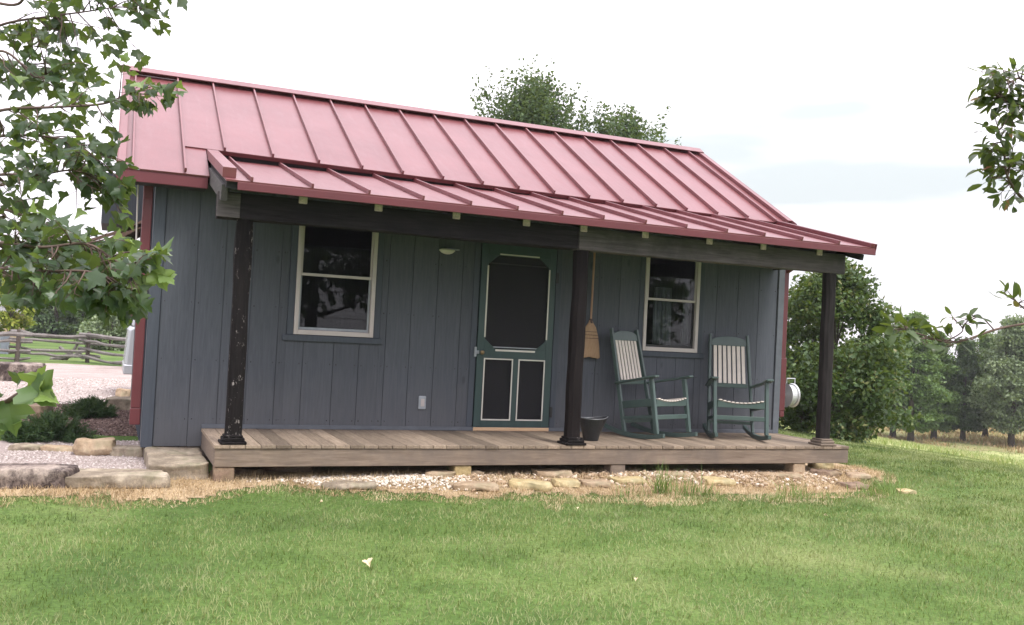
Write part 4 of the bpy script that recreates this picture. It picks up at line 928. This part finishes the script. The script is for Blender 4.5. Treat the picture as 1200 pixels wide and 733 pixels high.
def tree(name, label, cat, loc, m, key=None, rz=0, scale=1.0, group=None, bark='bark', **k):
    t = thing(name, label, cat, loc, rz, group); t.scale = (scale,)*3 if not hasattr(scale, '__len__') else scale
    ck = (key, m)
    if key is not None and ck in TREE_CACHE:
        a, b = TREE_CACHE[ck]
        for s, nm in ((a, 'trunk'), (b, 'crown')):
            o = s.copy(); COL.objects.link(o); o.parent = t
        return t
    tb, P, X, Y_, Z, S, rnd = tree_parts(**k)
    a = tb.build('trunk', MT[bark], t, smooth=True)
    b = scatter('crown', LEAF_V, LEAF_F, P, X, Y_, Z, S, MT[m], t, rnd)
    if key is not None: TREE_CACHE[ck] = (a, b)
    return t
def gpos(u, dist, dz=0):                               # ground point in the column u at a distance along the view axis
    d = ray(u, 420); p = CAM + d*dist; return (p[0], p[1], float(hgt(p[0], p[1]))-.05+dz)
# bush at the right of the cabin
p = gpos(985, 18.5)
tree('bush_tree', 'large dense green bush standing beside the right end of the cabin', 'bush', (p[0]-.15, p[1], p[2]), 'crown_bush', h=3.45, r=1.55, cb=.15, nb=85, nl=21000, leaf=.095, seed=4, cone=.38, trunk_r=.07, squash=.8)
p = gpos(945, 19.5)
tree('bush_tree', 'taller green bush half hidden behind the right wall corner', 'bush', (p[0], p[1], p[2]), 'crown_bush', h=3.35, r=1.2, cb=.15, nb=60, nl=12000, leaf=.095, seed=14, cone=.3, trunk_r=.07, squash=.8)
# trees behind the roof
p = gpos(608, 29)
tree('rear_tree', 'broad feathery green tree rising behind the middle of the roof', 'tree', p, 'crown_dark', h=9.3, r=2.5, cb=4.2, nb=95, nl=17000, leaf=.115, seed=21, cone=.62, trunk_r=.14, sprays=230, squash=1.5, limbs=40)
p = gpos(715, 29)
tree('rear_tree', 'lower sparse green tree behind the roof, right of the broad one', 'tree', p, 'crown_dark', h=8.7, r=2.2, cb=4.0, nb=70, nl=10000, leaf=.115, seed=27, cone=.55, trunk_r=.10, sprays=150, squash=1.4, limbs=30)
# right tree line
kw = dict(nb=170, nl=24000, leaf=.17, cone=.58, trunk_r=.17, squash=.55, inner=.2)
TL = [(1022, 58, 'crown_mid', 0, .95, 'dark leafy tree, first of the far line beside the bush'), (1050, 60, 'crown_mid', 1, 1.02, 'tall mid green tree, second of the far line'),
      (1071, 57, 'crown_mid', 2, 1.06, 'tallest light green tree of the far line, third from the bush'), (1098, 60, 'crown_mid', 0, 1.0, 'mid green tree, fourth of the far line'),
      (1132, 60, 'crown_dark', 1, .92, 'dark conical tree between two paler ones in the far line'), (1158, 64, 'crown_mid', 2, .95, 'mid green tree just right of the dark conical one'),
      (1189, 58, 'crown_pale', 3, 1.10, 'pale wide tree of the far line with bare branches, near the right edge'), (1222, 60, 'crown_pale', 3, 1.05, 'pale tree cut by the right edge of the view'),
      (1000, 66, 'crown_dark', 2, .85, 'dark tree of the far line mostly behind the bush')]
for i, (u, d, m, ky, s, lb) in enumerate(TL):
    hh = {0: 7.0, 1: 7.2, 2: 7.5, 3: 7.3}[ky]
    tree('field_tree', lb, 'tree', gpos(u, d), m, key=ky, rz=i*1.1, scale=s, group='trees in the far line across the field', h=hh, r={0: 1.8, 1: 1.7, 2: 1.85, 3: 2.4}[ky], cb=.8 if ky != 3 else 1.1, seed=40+ky, **kw)
# a wood behind them
P = []; rng = np.random.default_rng(5)
for i in range(160):
    u = rng.uniform(930, 1330); d = rng.uniform(76, 92); g0 = gpos(u, d); hh = rng.uniform(2.5, 5.2)
    k = 500; q = rng.normal(size=(k, 3)); q /= np.linalg.norm(q, axis=1, keepdims=True); q *= rng.random((k, 1))**.4*np.array([1.6, 1.6, 1.2]); P.append(np.array([g0[0], g0[1], g0[2]+hh*rng.uniform(.15, 1)])+q)
P = np.concatenate(P); n = len(P); D = RNG.normal(size=(n, 3)); X, Y_, Z = frames(D, RNG.normal(size=(n, 3))*.6+np.array([0, 0, 1.]))
o = scatter('distant_wood', LEAF_V, LEAF_F, P, X, Y_, Z, .42*RNG.uniform(.6, 1.3, n), MT['crown_mid']); stuff(o, 'far woodland closing the view behind the tree line')
# left background
kw = dict(nb=90, nl=11000, leaf=.30, cone=.35, trunk_r=.2, squash=.6)
LT = [(-25, 62, 'crown_mid', 5, .95, 'green tree at the far left edge behind the rail fence'), (28, 70, 'crown_pale', 6, 1.0, 'pale tree far behind the fence near the tan shed'),
      (62, 56, 'crown_dark', 5, .86, 'dark round tree behind the left part of the rail fence'), (92, 60, 'crown_mid', 6, .92, 'mid green tree behind the middle of the fence'),
      (122, 74, 'crown_pale', 5, 1.15, 'tall pale tree behind the vehicle end of the fence'), (150, 64, 'crown_pale', 6, .98, 'pale loose tree right beside the cabin corner'),
      (190, 66, 'crown_mid', 5, 1.0, 'green tree hidden mostly behind the cabin')]
for i, (u, d, m, ky, s, lb) in enumerate(LT):
    tree('background_tree', lb, 'tree', gpos(u, d), m, key=ky, rz=i*1.7, scale=s, group='trees behind the rail fence', h={5: 5.2, 6: 4.9}[ky], r={5: 2.3, 6: 2.1}[ky], cb=.5, seed=60+ky, **kw)
tree('low_shrub', 'light green spreading shrub just beyond the right part of the fence', 'shrub', gpos(128, 42), 'crown_pale', h=1.9, r=1.5, cb=.1, nb=40, nl=5000, leaf=.16, seed=71, cone=.2, trunk_r=.05)
tree('yellow_tree', 'small yellow green tree at the left edge beside the tan shed', 'tree', gpos(9, 34), 'crown_yellow', h=2.9, r=.75, cb=.8, nb=40, nl=4200, leaf=.13, seed=73, cone=.3, trunk_r=.05)
# trees behind the photographer, seen only as reflections in the windows
tree('rear_shade_tree', 'broad tree on the lawn behind the viewer', 'tree', (5.5, -23, float(hgt(5.5, -23))), 'crown_dark', key=9, h=9, r=4.2, cb=2.2, nb=90, nl=9000, leaf=.32, seed=80, cone=.3, trunk_r=.25, group='trees behind the viewer')
tree('rear_shade_tree', 'second broad tree on the lawn behind the viewer', 'tree', (17.5, -24, float(hgt(17.5, -24))), 'crown_dark', key=9, rz=1, group='trees behind the viewer')

# yew shrubs in the bed
def yew(u, v, r, h, label, seed):
    p = G(u, v); t = thing('evergreen_shrub', label, 'shrub', (p.x, p.y+r*.6, float(hgt(p.x, p.y+r*.6))), 0, 'low evergreens in the mulch bed'); rng = np.random.default_rng(seed)
    k = 170; az = rng.uniform(0, 2*np.pi, k); el = rng.uniform(.12, 1.5, k); P = []; D = []; st = MB()
    for a, e in zip(az, el):
        L_ = r*rng.uniform(.75, 1.08)*(1 if e < 1 else .9); d = np.array([math.cos(a)*math.cos(e), math.sin(a)*math.cos(e), math.sin(e)*h/r]); tip = d*L_
        if rng.random() < .3: st.tube([(0, 0, 0), tuple(tip*.5+np.array([0, 0, -.02])), tuple(tip*.9)], [.008, .005, .002], 4)
        m = 75; s = rng.random(m)**.6; q = tip[None]*s[:, None]; dd = unit(d[None]+rng.normal(size=(m, 3))*.75); P.append(q); D.append(dd)
    P = np.concatenate(P); D = np.concatenate(D); n = len(P); X, Y_, Z = frames(D, rng.normal(size=(n, 3))+np.array([0, 0, .6]))
    st.build('stems', MT['twig'], t)
    S = .045*rng.uniform(.7, 1.3, n); scatter('needles', [(-.07, 0, 0), (.07, 0, 0), (.05, 1, .05), (-.05, 1, .05)], [(0, 1, 2, 3)], P, X, Y_, Z, S, MT['needle'], t, rng.beta(2, 2, n))
yew(60, 520, .44, .36, 'dark green spreading evergreen nearest the gravel path', 1)
yew(104, 493, .36, .30, 'smaller dark evergreen behind, left of the red downspout', 2)
yew(25, 520, .22, .20, 'little evergreen sprig at the left behind the maple leaves', 5)

# weeds along the deck front
def tuft(u, v, n, h, label, seed, spread=.12, cat='weeds'):
    p = G(u, v); rng = np.random.default_rng(seed); x = p.x+rng.normal(size=n)*spread; y = p.y+rng.normal(size=n)*spread*.5
    st = RNG.bit_generator.state
    o = blades('weed_tuft', MT['weed'], n, None, None, lambda a, b: np.ones(len(a), bool), h, .007, .7, 0, .1, .9, pos=(x, y))
    return tag(o, label, cat, 'weed tufts along the straw strip')
for u, v, n, h, lb, s, sp in ((772, 580, 55, .30, 'tall thin grass tuft left of the rubble weeds', 1, .07), (797, 582, 75, .24, 'thick green grass tuft below the sideways rocking chair', 2, .12),
                          (826, 582, 60, .14, 'low weed patch right of the thick tuft', 3, .12), (742, 584, 34, .15, 'sparse weeds at the straw edge near the yellow stone', 4, .10),
                          (935, 586, 80, .22, 'green tuft in the straw below the right end of the deck', 5, .12), (908, 590, 45, .13, 'low weeds left of the green tuft at the right', 6, .06),
                          (972, 588, 70, .14, 'leafy weed patch near the right end stones', 7, .10), (1030, 582, 90, .20, 'bushy grass tuft at the right end of the rubble', 8, .16),
                          (1050, 575, 60, .16, 'tuft of grass beside the lone small stone', 9, .12), (530, 556, 16, .12, 'tiny green sprig under the deck by the footing', 10, .04)):
    tuft(u, v, n, h, lb, s, sp)
# fallen leaves on the lawn
def fallen(u, v, s, label, seed):
    p = G(u, v, .05); rng = np.random.default_rng(seed); V = np.array(MAP_V)*s; V[:, 2] = V[:, 2]*1.8 + rng.normal(size=len(V))*s*.05
    m_ = MT['st_yel'] if 'st_leaf' not in MT else MT['st_leaf']
    o = link_mesh('fallen_leaf', V, [tuple(f) for f in MAP_F], m_); o.location = (p.x, p.y, p.z); o.rotation_euler = (rng.uniform(-.3, .3), rng.uniform(-.3, .3), rng.uniform(0, 6))
    so_ = o.modifiers.new('thick', 'SOLIDIFY'); so_.thickness = .0015
    tag(o, label, 'leaf', 'fallen leaves on the lawn')
MT['st_leaf'] = simple('dry_leaf', (.62, .50, .32), .7)
fallen(430, 657, .06, 'pale curled leaf lying on the lawn in the left foreground', 1)
fallen(378, 588, .035, 'small pale leaf where lawn meets straw below the left window', 2)
fallen(746, 678, .025, 'tiny tan leaf on the right foreground lawn', 3)
fallen(676, 595, .025, 'small pale leaf on the lawn below the middle post', 4)
fallen(966, 604, .03, 'pale leaf on the lawn below the right end of the deck', 5)

# ------------------------------------------------------------------ overhanging maple at the left
def bez(pts, n=14):
    pts = [Vector(p) for p in pts]; out = []
    for i in range(len(pts)-1):
        p0 = pts[max(i-1, 0)]; p1 = pts[i]; p2 = pts[i+1]; p3 = pts[min(i+2, len(pts)-1)]
        for k in range(n):
            t = k/n; out.append(.5*((2*p1)+(-p0+p2)*t+(2*p0-5*p1+4*p2-p3)*t*t+(-p0+3*p1-3*p2+p3)*t*t*t))
    out.append(pts[-1]); return out
class Foliage:
    def __init__(s): s.P = []; s.D = []; s.N = []; s.S = []; s.R = []; s.b = MB()
    def twig(s, a, d, L_, n, size, rng, droop=.5, r=.004, base=.5, up=.3):
        a = Vector(a); pts = [a]; dd = Vector(d).normalized()
        for i in range(4):
            dd = (dd+Vector((0, 0, -droop*.10))+Vector(rng.normal(size=3))*.12).normalized(); pts.append(pts[-1]+dd*L_/4)
        s.b.tube(pts, [r, r*.8, r*.6, r*.45, r*.3], 5)
        for i in range(n):
            t = (i+.6)/n*4; j = int(min(3, t)); p = pts[j].lerp(pts[j+1], t-j)
            tng = (pts[j+1]-pts[j]).normalized(); side = tng.cross(Vector((0, 0, 1))).normalized()*(1 if i % 2 else -1)
            pd = (side*rng.uniform(.4, 1)+tng*rng.uniform(.1, .8)+Vector((0, 0, rng.uniform(-.5, up)))).normalized()
            pl = size*rng.uniform(.35, .7); q = p+pd*pl+Vector((0, 0, -pl*.25)); s.b.tube([p, q], [.0012, .0009], 3, False)
            ld = (pd*rng.uniform(.3, 1)+Vector((0, 0, -rng.uniform(.2, 1.2)*droop))+Vector(rng.normal(size=3))*.25).normalized()
            nn = Vector((0, 0, 1))+Vector(rng.normal(size=3))*.45 - Vector(ld)*.0
            s.P.append(q); s.D.append(ld); s.N.append(nn); s.S.append(size*rng.uniform(.65, 1.15)); s.R.append(rng.beta(2, 2.5)*.85+base*.0)
        ld = (dd+Vector((0, 0, -.3*droop))).normalized(); s.P.append(pts[-1]); s.D.append(ld); s.N.append(Vector((0, 0, 1))+Vector(rng.normal(size=3))*.4); s.S.append(size*rng.uniform(.6, 1.0)); s.R.append(rng.uniform(.3, 1))
    def branch(s, pts, r0_, r1_, ntw, L_, nleaf, size, rng, start=.15, droop=.6, up=.3, spread=1.0):
        c = bez(pts); n = len(c); s.b.tube(c, [r0_+(r1_-r0_)*i/(n-1) for i in range(n)], 7)
        for k in range(ntw):
            t = start+(1-start)*(k+rng.random())/ntw; i = min(n-2, int(t*(n-1))); tng = (c[i+1]-c[i]).normalized()
            side = Vector(rng.normal(size=3)); side = (side-tng*side.dot(tng)).normalized()
            d = (tng*rng.uniform(.3, 1.0)+side*rng.uniform(.5, 1.1)*spread+Vector((0, 0, rng.uniform(-.35, .25)))).normalized()
            s.twig(c[i], d, L_*rng.uniform(.5, 1.2), nleaf, size, rng, droop, .0035, up=up)
        s.twig(c[-2], (c[-1]-c[-3]).normalized(), L_*.7, nleaf, size, rng, droop, .003, up=up)
    def build(s, t, tv, tf, m, bark='twig'):
        s.b.build('branches', MT[bark], t, smooth=True)
        P = np.array(s.P); D = np.array(s.D); Nn = np.array(s.N); X, Y_, Z = frames(D, Nn)
        return scatter('leaves', tv, tf, P, X, Y_, Z, np.array(s.S), MT[m], t, np.clip(np.array(s.R), 0, 1), curl=.38)
rng = np.random.default_rng(31)
mp_ = thing('maple_tree', 'maple reaching leafy branches into the upper left of the view', 'tree', (-3.3, -5.2, float(hgt(-3.3, -5.2))))
f = Foliage(); base = Vector((-3.3, -5.2, 0)); o0 = Vector((-3.3, -5.2, 0))
gz = float(hgt(-3.3, -5.2))
tb = MB(); tb.tube([(-3.3, -5.2, gz-.1), (-3.33, -5.2, .6), (-3.28, -5.15, 1.8), (-3.3, -5.2, 3.2), (-3.36, -5.25, 4.8), (-3.3, -5.2, 6.2)], [.16, .12, .105, .085, .05, .02], 12)
def BR(pix, root, **k):
    f.branch([root]+[DP(*q) for q in pix], k.pop('r0', .009), .0022, rng=rng, **k)
T = lambda z: Vector((-3.3, -5.2, z))
BR([(-60, 60, 4.6), (0, 30, 4.5), (55, 20, 4.4), (100, 14, 4.3), (140, 8, 4.3)], T(3.0), ntw=18, L_=.26, nleaf=5, size=.063, start=.35)
BR([(-40, -10, 4.5), (40, -12, 4.4), (100, -12, 4.3), (165, -8, 4.3)], T(3.3), ntw=15, L_=.26, nleaf=5, size=.063, start=.4)
BR([(-60, 110, 4.5), (0, 95, 4.4), (25, 80, 4.4), (45, 55, 4.4)], T(2.7), ntw=14, L_=.24, nleaf=5, size=.063, start=.35)
BR([(-60, 90, 4.3), (0, 60, 4.1), (40, 90, 4.1), (58, 150-65, 4.1)], T(2.8), ntw=9, L_=.22, nleaf=5, size=.063, start=.4)
BR([(-50, 150, 4.2), (0, 130, 4.0), (60, 126, 3.9), (120, 122, 3.8), (150, 110, 3.8), (172, 104, 3.75)], T(2.4), ntw=17, L_=.15, nleaf=4, size=.061, start=.35)
BR([(-50, 170, 4.1), (0, 160, 4.0), (50, 160, 3.9), (88, 168, 3.8), (115, 188, 3.75)], T(2.3), ntw=17, L_=.22, nleaf=5, size=.062, start=.35)
BR([(-50, 210, 4.0), (0, 205, 3.9), (45, 205, 3.8), (80, 200, 3.7), (108, 205, 3.7)], T(2.0), ntw=17, L_=.20, nleaf=5, size=.062, start=.35)
BR([(-50, 250, 3.9), (0, 245, 3.8), (50, 262, 3.7), (85, 270, 3.6)], T(1.8), ntw=14, L_=.20, nleaf=5, size=.062, start=.35)
BR([(-50, 290, 3.7), (0, 285, 3.5), (50, 290, 3.4), (100, 286, 3.3), (130, 302, 3.25), (150, 316, 3.2)], T(1.6), ntw=21, L_=.17, nleaf=5, size=.061, start=.35)
BR([(-50, 320, 3.6), (0, 315, 3.4), (50, 318, 3.3), (100, 318, 3.2), (130, 326, 3.2)], T(1.4), ntw=21, L_=.14, nleaf=5, size=.061, start=.35)
BR([(-50, 300, 3.9), (0, 296, 3.7), (60, 300, 3.6), (110, 300, 3.5)], T(1.5), ntw=14, L_=.15, nleaf=5, size=.061, start=.35)
for (u, v, du, dv, s_, r_) in ((172, 312, .8, .3, .070, .99), (182, 318, .6, 1, .075, .97), (176, 300, .9, -.5, .060, 1.0), (190, 322, .9, .7, .062, .93), (165, 325, .3, 1, .070, .98), (158, 306, -.2, -.8, .055, .9)):
    p = DP(u, v, 3.2); f.P.append(p); f.D.append(Vector(RT)*du-Vector(UP)*dv-Vector(FW)*.3); f.N.append(-Vector(FW)*.5+Vector(UP)*.9); f.S.append(s_); f.R.append(r_)
# the near, low twigs
f.b.tube(bez([T(1.1), DP(-160, 560, 2.3), DP(-40, 530, 2.0), DP(-5, 480, 1.92), DP(10, 470, 1.9), DP(40, 448, 1.87), DP(50, 430, 1.86)]), [.012-.0098*k/84 for k in range(85)], 6)
for (u, v, d, du, dv, s, r_) in ((36, 452, 1.85, .75, .55, .075, .80), (46, 455, 1.86, .35, -1, .055, .98), (46, 462, 1.84, .9, .1, .048, .98), (10, 470, 1.9, .3, 1, .070, .7), (2, 462, 1.9, -.4, .7, .060, .5), (20, 450, 1.9, .5, -.7, .034, .3),
                             (6, 488, 1.92, .9, .35, .052, .9), (-8, 495, 1.9, .3, .9, .05, .7)):
    p = DP(u, v, d); f.P.append(p); f.D.append(Vector(RT)*du-Vector(UP)*dv-Vector(FW)*.35); f.N.append(-Vector(FW)*.8+Vector(UP)*.5); f.S.append(s); f.R.append(r_)
f.b.v = [v-Vector((-3.3, -5.2, gz)) for v in f.b.v]; f.P = [p-Vector((-3.3, -5.2, gz)) for p in f.P]
# upper crown above the frame
rng2 = np.random.default_rng(8); tb.v = [v-Vector((-3.3, -5.2, gz)) for v in tb.v]; tb.build('trunk', MT['bark'], mp_, smooth=True)
f.build(mp_, MAP_V, MAP_F, 'maple')

# ------------------------------------------------------------------ overhanging tree at the right
rb = Vector((4.1, -8.3, float(hgt(4.1, -8.3))))
rt_ = thing('oval_leaf_tree', 'small tree reaching oval leaved twigs in from the right edge', 'tree', rb)
f = Foliage(); rng = np.random.default_rng(77)
tb = MB(); tb.tube([rb+Vector((0, 0, -.1)), rb+Vector((.05, 0, 1.0)), rb+Vector((0, .05, 2.2)), rb+Vector((.06, 0, 3.6)), rb+Vector((0, 0, 4.6))], [.09, .075, .06, .04, .015], 10)
TR = lambda z: rb+Vector((0, 0, z))
f.branch([TR(2.9), DP(1260, 150, 3.7), DP(1205, 126, 3.6), DP(1192, 122, 3.55), DP(1172, 116, 3.55)], .010, .002, 18, .085, 5, .062, rng, .45, .3, .5)
f.branch([DP(1240, 140, 3.7), DP(1200, 95, 3.6), DP(1185, 96, 3.55), DP(1172, 90, 3.5)], .006, .002, 12, .075, 5, .060, rng, .35, .3, .5)
f.branch([TR(2.4), DP(1260, 262, 3.7), DP(1215, 245, 3.6), DP(1192, 226, 3.55), DP(1180, 205, 3.5), DP(1176, 175, 3.5), DP(1170, 152, 3.5)], .010, .002, 16, .07, 5, .062, rng, .5, .5, .4)
f.branch([DP(1240, 250, 3.65), DP(1205, 205, 3.6), DP(1196, 195, 3.55), DP(1184, 188, 3.55)], .006, .002, 10, .07, 5, .062, rng, .35, .4, .5)
f.branch([TR(1.7), DP(1260, 372, 3.4), DP(1200, 380, 3.3), DP(1165, 387, 3.25), DP(1130, 399, 3.2), DP(1108, 401, 3.2), DP(1075, 391, 3.2), DP(1058, 386, 3.2)], .006, .0018, 12, .06, 3, .060, rng, .5, .2, .7, .7)
f.branch([DP(1225, 380, 3.35), DP(1198, 360, 3.3), DP(1188, 350, 3.3)], .004, .002, 3, .05, 3, .055, rng, .4, .2, .7)
f.branch([DP(1165, 387, 3.25), DP(1150, 372, 3.2), DP(1138, 372, 3.2)], .0025, .0015, 2, .04, 3, .045, rng, .5, .3, .6)
f.branch([DP(1108, 401, 3.2), DP(1128, 388, 3.2), DP(1120, 376, 3.2)], .0025, .0015, 2, .04, 3, .05, rng, .5, .6, .4)
f.b.v = [v-rb for v in f.b.v]; f.P = [p-rb for p in f.P]; tb.v = [v-rb for v in tb.v]; tb.build('trunk', MT['bark'], rt_, smooth=True)
f.build(rt_, OVAL_V, OVAL_F, 'oval')

# ------------------------------------------------------------------ fence, vehicle, shed behind on the left
fa = G(-60, 424); fb = G(102, 425); fc = G(250, 440)
fence = thing('rail_fence', 'weathered grey split rail fence along the far side of the gravel drive', 'fence', (fa.x, fa.y, fa.z)); random.seed(12)
def rail(a, b, r, nm='rail'):
    a, b = Vector(a)-Vector(fence.location), Vector(b)-Vector(fence.location); q = MB(); pts = []; rd = []
    for i in range(9):
        t = i/8; p = a.lerp(b, t); pts.append(p+Vector((random.uniform(-.02, .02), random.uniform(-.02, .02), random.uniform(-.03, .03)-.05*math.sin(t*3.1)))); rd.append(r*random.uniform(.7, 1.25))
    q.tube(pts, rd, 6); q.build(nm, MT['fence'], fence)
corners = [fa, G(20, 424), fb, G(160, 432), G(240, 440)]
for i in range(len(corners)-1):
    a, b = corners[i], corners[i+1]; n = 1
    for k, hz in enumerate((.14, .38, .66, .86)):
        if k == 0 and i % 2: hz = .25
        rail((a.x-.25, a.y+.10*(k % 2), a.z+hz+.05), (b.x+.35, b.y-.10*(k % 2)+.1, b.z+hz-.03), .052 if k < 3 else .065)
for i, c in enumerate(corners):
    for sgn in (-1, 1):
        q = MB(); o = c-Vector(fence.location); q.tube([o+Vector((.0, sgn*.14, -.1)), o+Vector((.01, sgn*.14, .7)), o+Vector((0, sgn*.14, .98))], [.065, .06, .05], 7); q.build('fence_post', MT['fence'] if sgn > 0 else MT['bark'], fence)
for (a, b) in (((74, 424), (92, 402)), ((70, 408), (100, 420)), ((60, 421), (96, 412))):
    pa, pb = G(*a), G(*a); s = 28.; A_ = DP(a[0], a[1], 31.2); B_ = DP(b[0], b[1], 31.0); rail(A_, B_, .06, 'brace_rail')
# vehicle (its rear end shows behind the cabin)
vx, vy = -.66, 7.95; vz = float(hgt(0, 8))
car = thing('parked_van', 'silver van whose rear shows past the left corner of the cabin', 'van', (vx, vy, vz))
q = MB(); q.prism([(0.0, .52), (-.02, .62), (.02, 1.22), (.06, 1.28), (4.2, 1.22), (4.95, 1.02), (5.1, .70), (5.05, .40), (4.6, .32), (.35, .34)], 'y', 0, 1.86); body = q.build('body', MT['silver'], car, .05, seg=3)
q = MB(); q.prism([(.065, 1.27), (.15, 1.80), (.35, 1.87), (3.0, 1.86), (3.4, 1.76), (4.1, 1.235)], 'y', .08, 1.78); q.build('cabin_top', MT['silver'], body, .05, seg=3)
q = MB(); q.prism([(.17, 1.32), (.24, 1.74), (.95, 1.76), (.95, 1.32)], 'y', .070, .079); q.prism([(1.05, 1.32), (1.05, 1.76), (1.95, 1.76), (1.95, 1.30)], 'y', .070, .079); q.prism([(2.05, 1.30), (2.05, 1.76), (3.0, 1.76), (3.75, 1.27)], 'y', .070, .079)
q.build('side_window', MT['carglass'], body)
q = MB(); q.prism([(.058, 1.33), (.125, 1.74), (.135, 1.74), (.068, 1.33)], 'y', .25, 1.6); q.build('rear_window', MT['carglass'], body)
q = MB(); q.box(-.035, .35, -.012, 1.87, .42, .60); q.build('bumper', MT['silver'], body, .02)
q = MB(); q.box(.12, .26, -.02, .01, 1.16, 1.19); q.build('door_handle', MT['galv'], body, .005)
for wx in (.95, 4.0):
    for wy in (.02, 1.64):
        q = MB(); n = 28; V = [(wx+r_*math.cos(2*math.pi*k/n), yy, .36+r_*math.sin(2*math.pi*k/n)) for yy, r_ in ((wy, .22), (wy-.03, .30), (wy, .36), (wy+.2, .36), (wy+.2, .1)) for k in range(n)]
        q.add(V, [(i*n+k, i*n+(k+1) % n, (i+1)*n+(k+1) % n, (i+1)*n+k) for i in range(4) for k in range(n)]); wl = q.build('wheel', MT['tyre'], car, smooth=True)
        q = MB(); V = [(wx+.215*math.cos(2*math.pi*k/n), wy-.01, .36+.215*math.sin(2*math.pi*k/n)) for k in range(n)]; q.add(V, [tuple(range(n))]); q.build('rim', MT['galv'], wl)
# tan shed and grey utility post at the far left
p = gpos(14, 44); sh = thing('garden_shed', 'small tan shed with grey roof behind the yellow green tree', 'shed', p)
q = MB(); q.box(-1.2, .35, 0, 1.6, -.1, 1.45); q.build('wall', MT['tan'], sh)
q = MB(); q.prism([(-.15, 1.42), (1.75, 1.42), (1.75, 1.48), (.8, 1.95), (-.15, 1.48)], 'x', -1.35, .55); q.build('roof', MT['greyroof'], sh)
q = MB(); q.box(-.9, -.4, -.02, .0, .0, 1.2); q.build('door', MT['white'], sh)
p = G(0, 415); up_ = thing('gate_panel', 'blue grey boarded panel at the left end of the rail fence', 'panel', (p.x, p.y, p.z))
q = MB()
for i in range(8): q.box(-1.9+i*.27, -1.9+i*.27+.262, 0, .03, 0, .62)
q.build('boards', MT['utility'], up_, .004)
q = MB(); q.box(.19, .27, -.03, .05, -.1, .68); q.build('post', MT['utility'], up_, .006)

# ------------------------------------------------------------------ light summer haze
q = MB(); q.box(-300, 300, -70, 330, -12, 40)
hz = q.build('haze', bpy.data.materials.new('haze')); hm = hz.data.materials[0]; hm.use_nodes = True; hn = hm.node_tree
hn.nodes.remove(hn.nodes['Principled BSDF']); pv = hn.nodes.new('ShaderNodeVolumePrincipled'); pv.inputs['Density'].default_value = .0005; pv.inputs['Color'].default_value = (.90, .93, .97, 1)
hn.links.new(pv.outputs[0], hn.nodes['Material Output'].inputs['Volume'])
stuff(hz, 'thin pale haze in the air over the far trees')
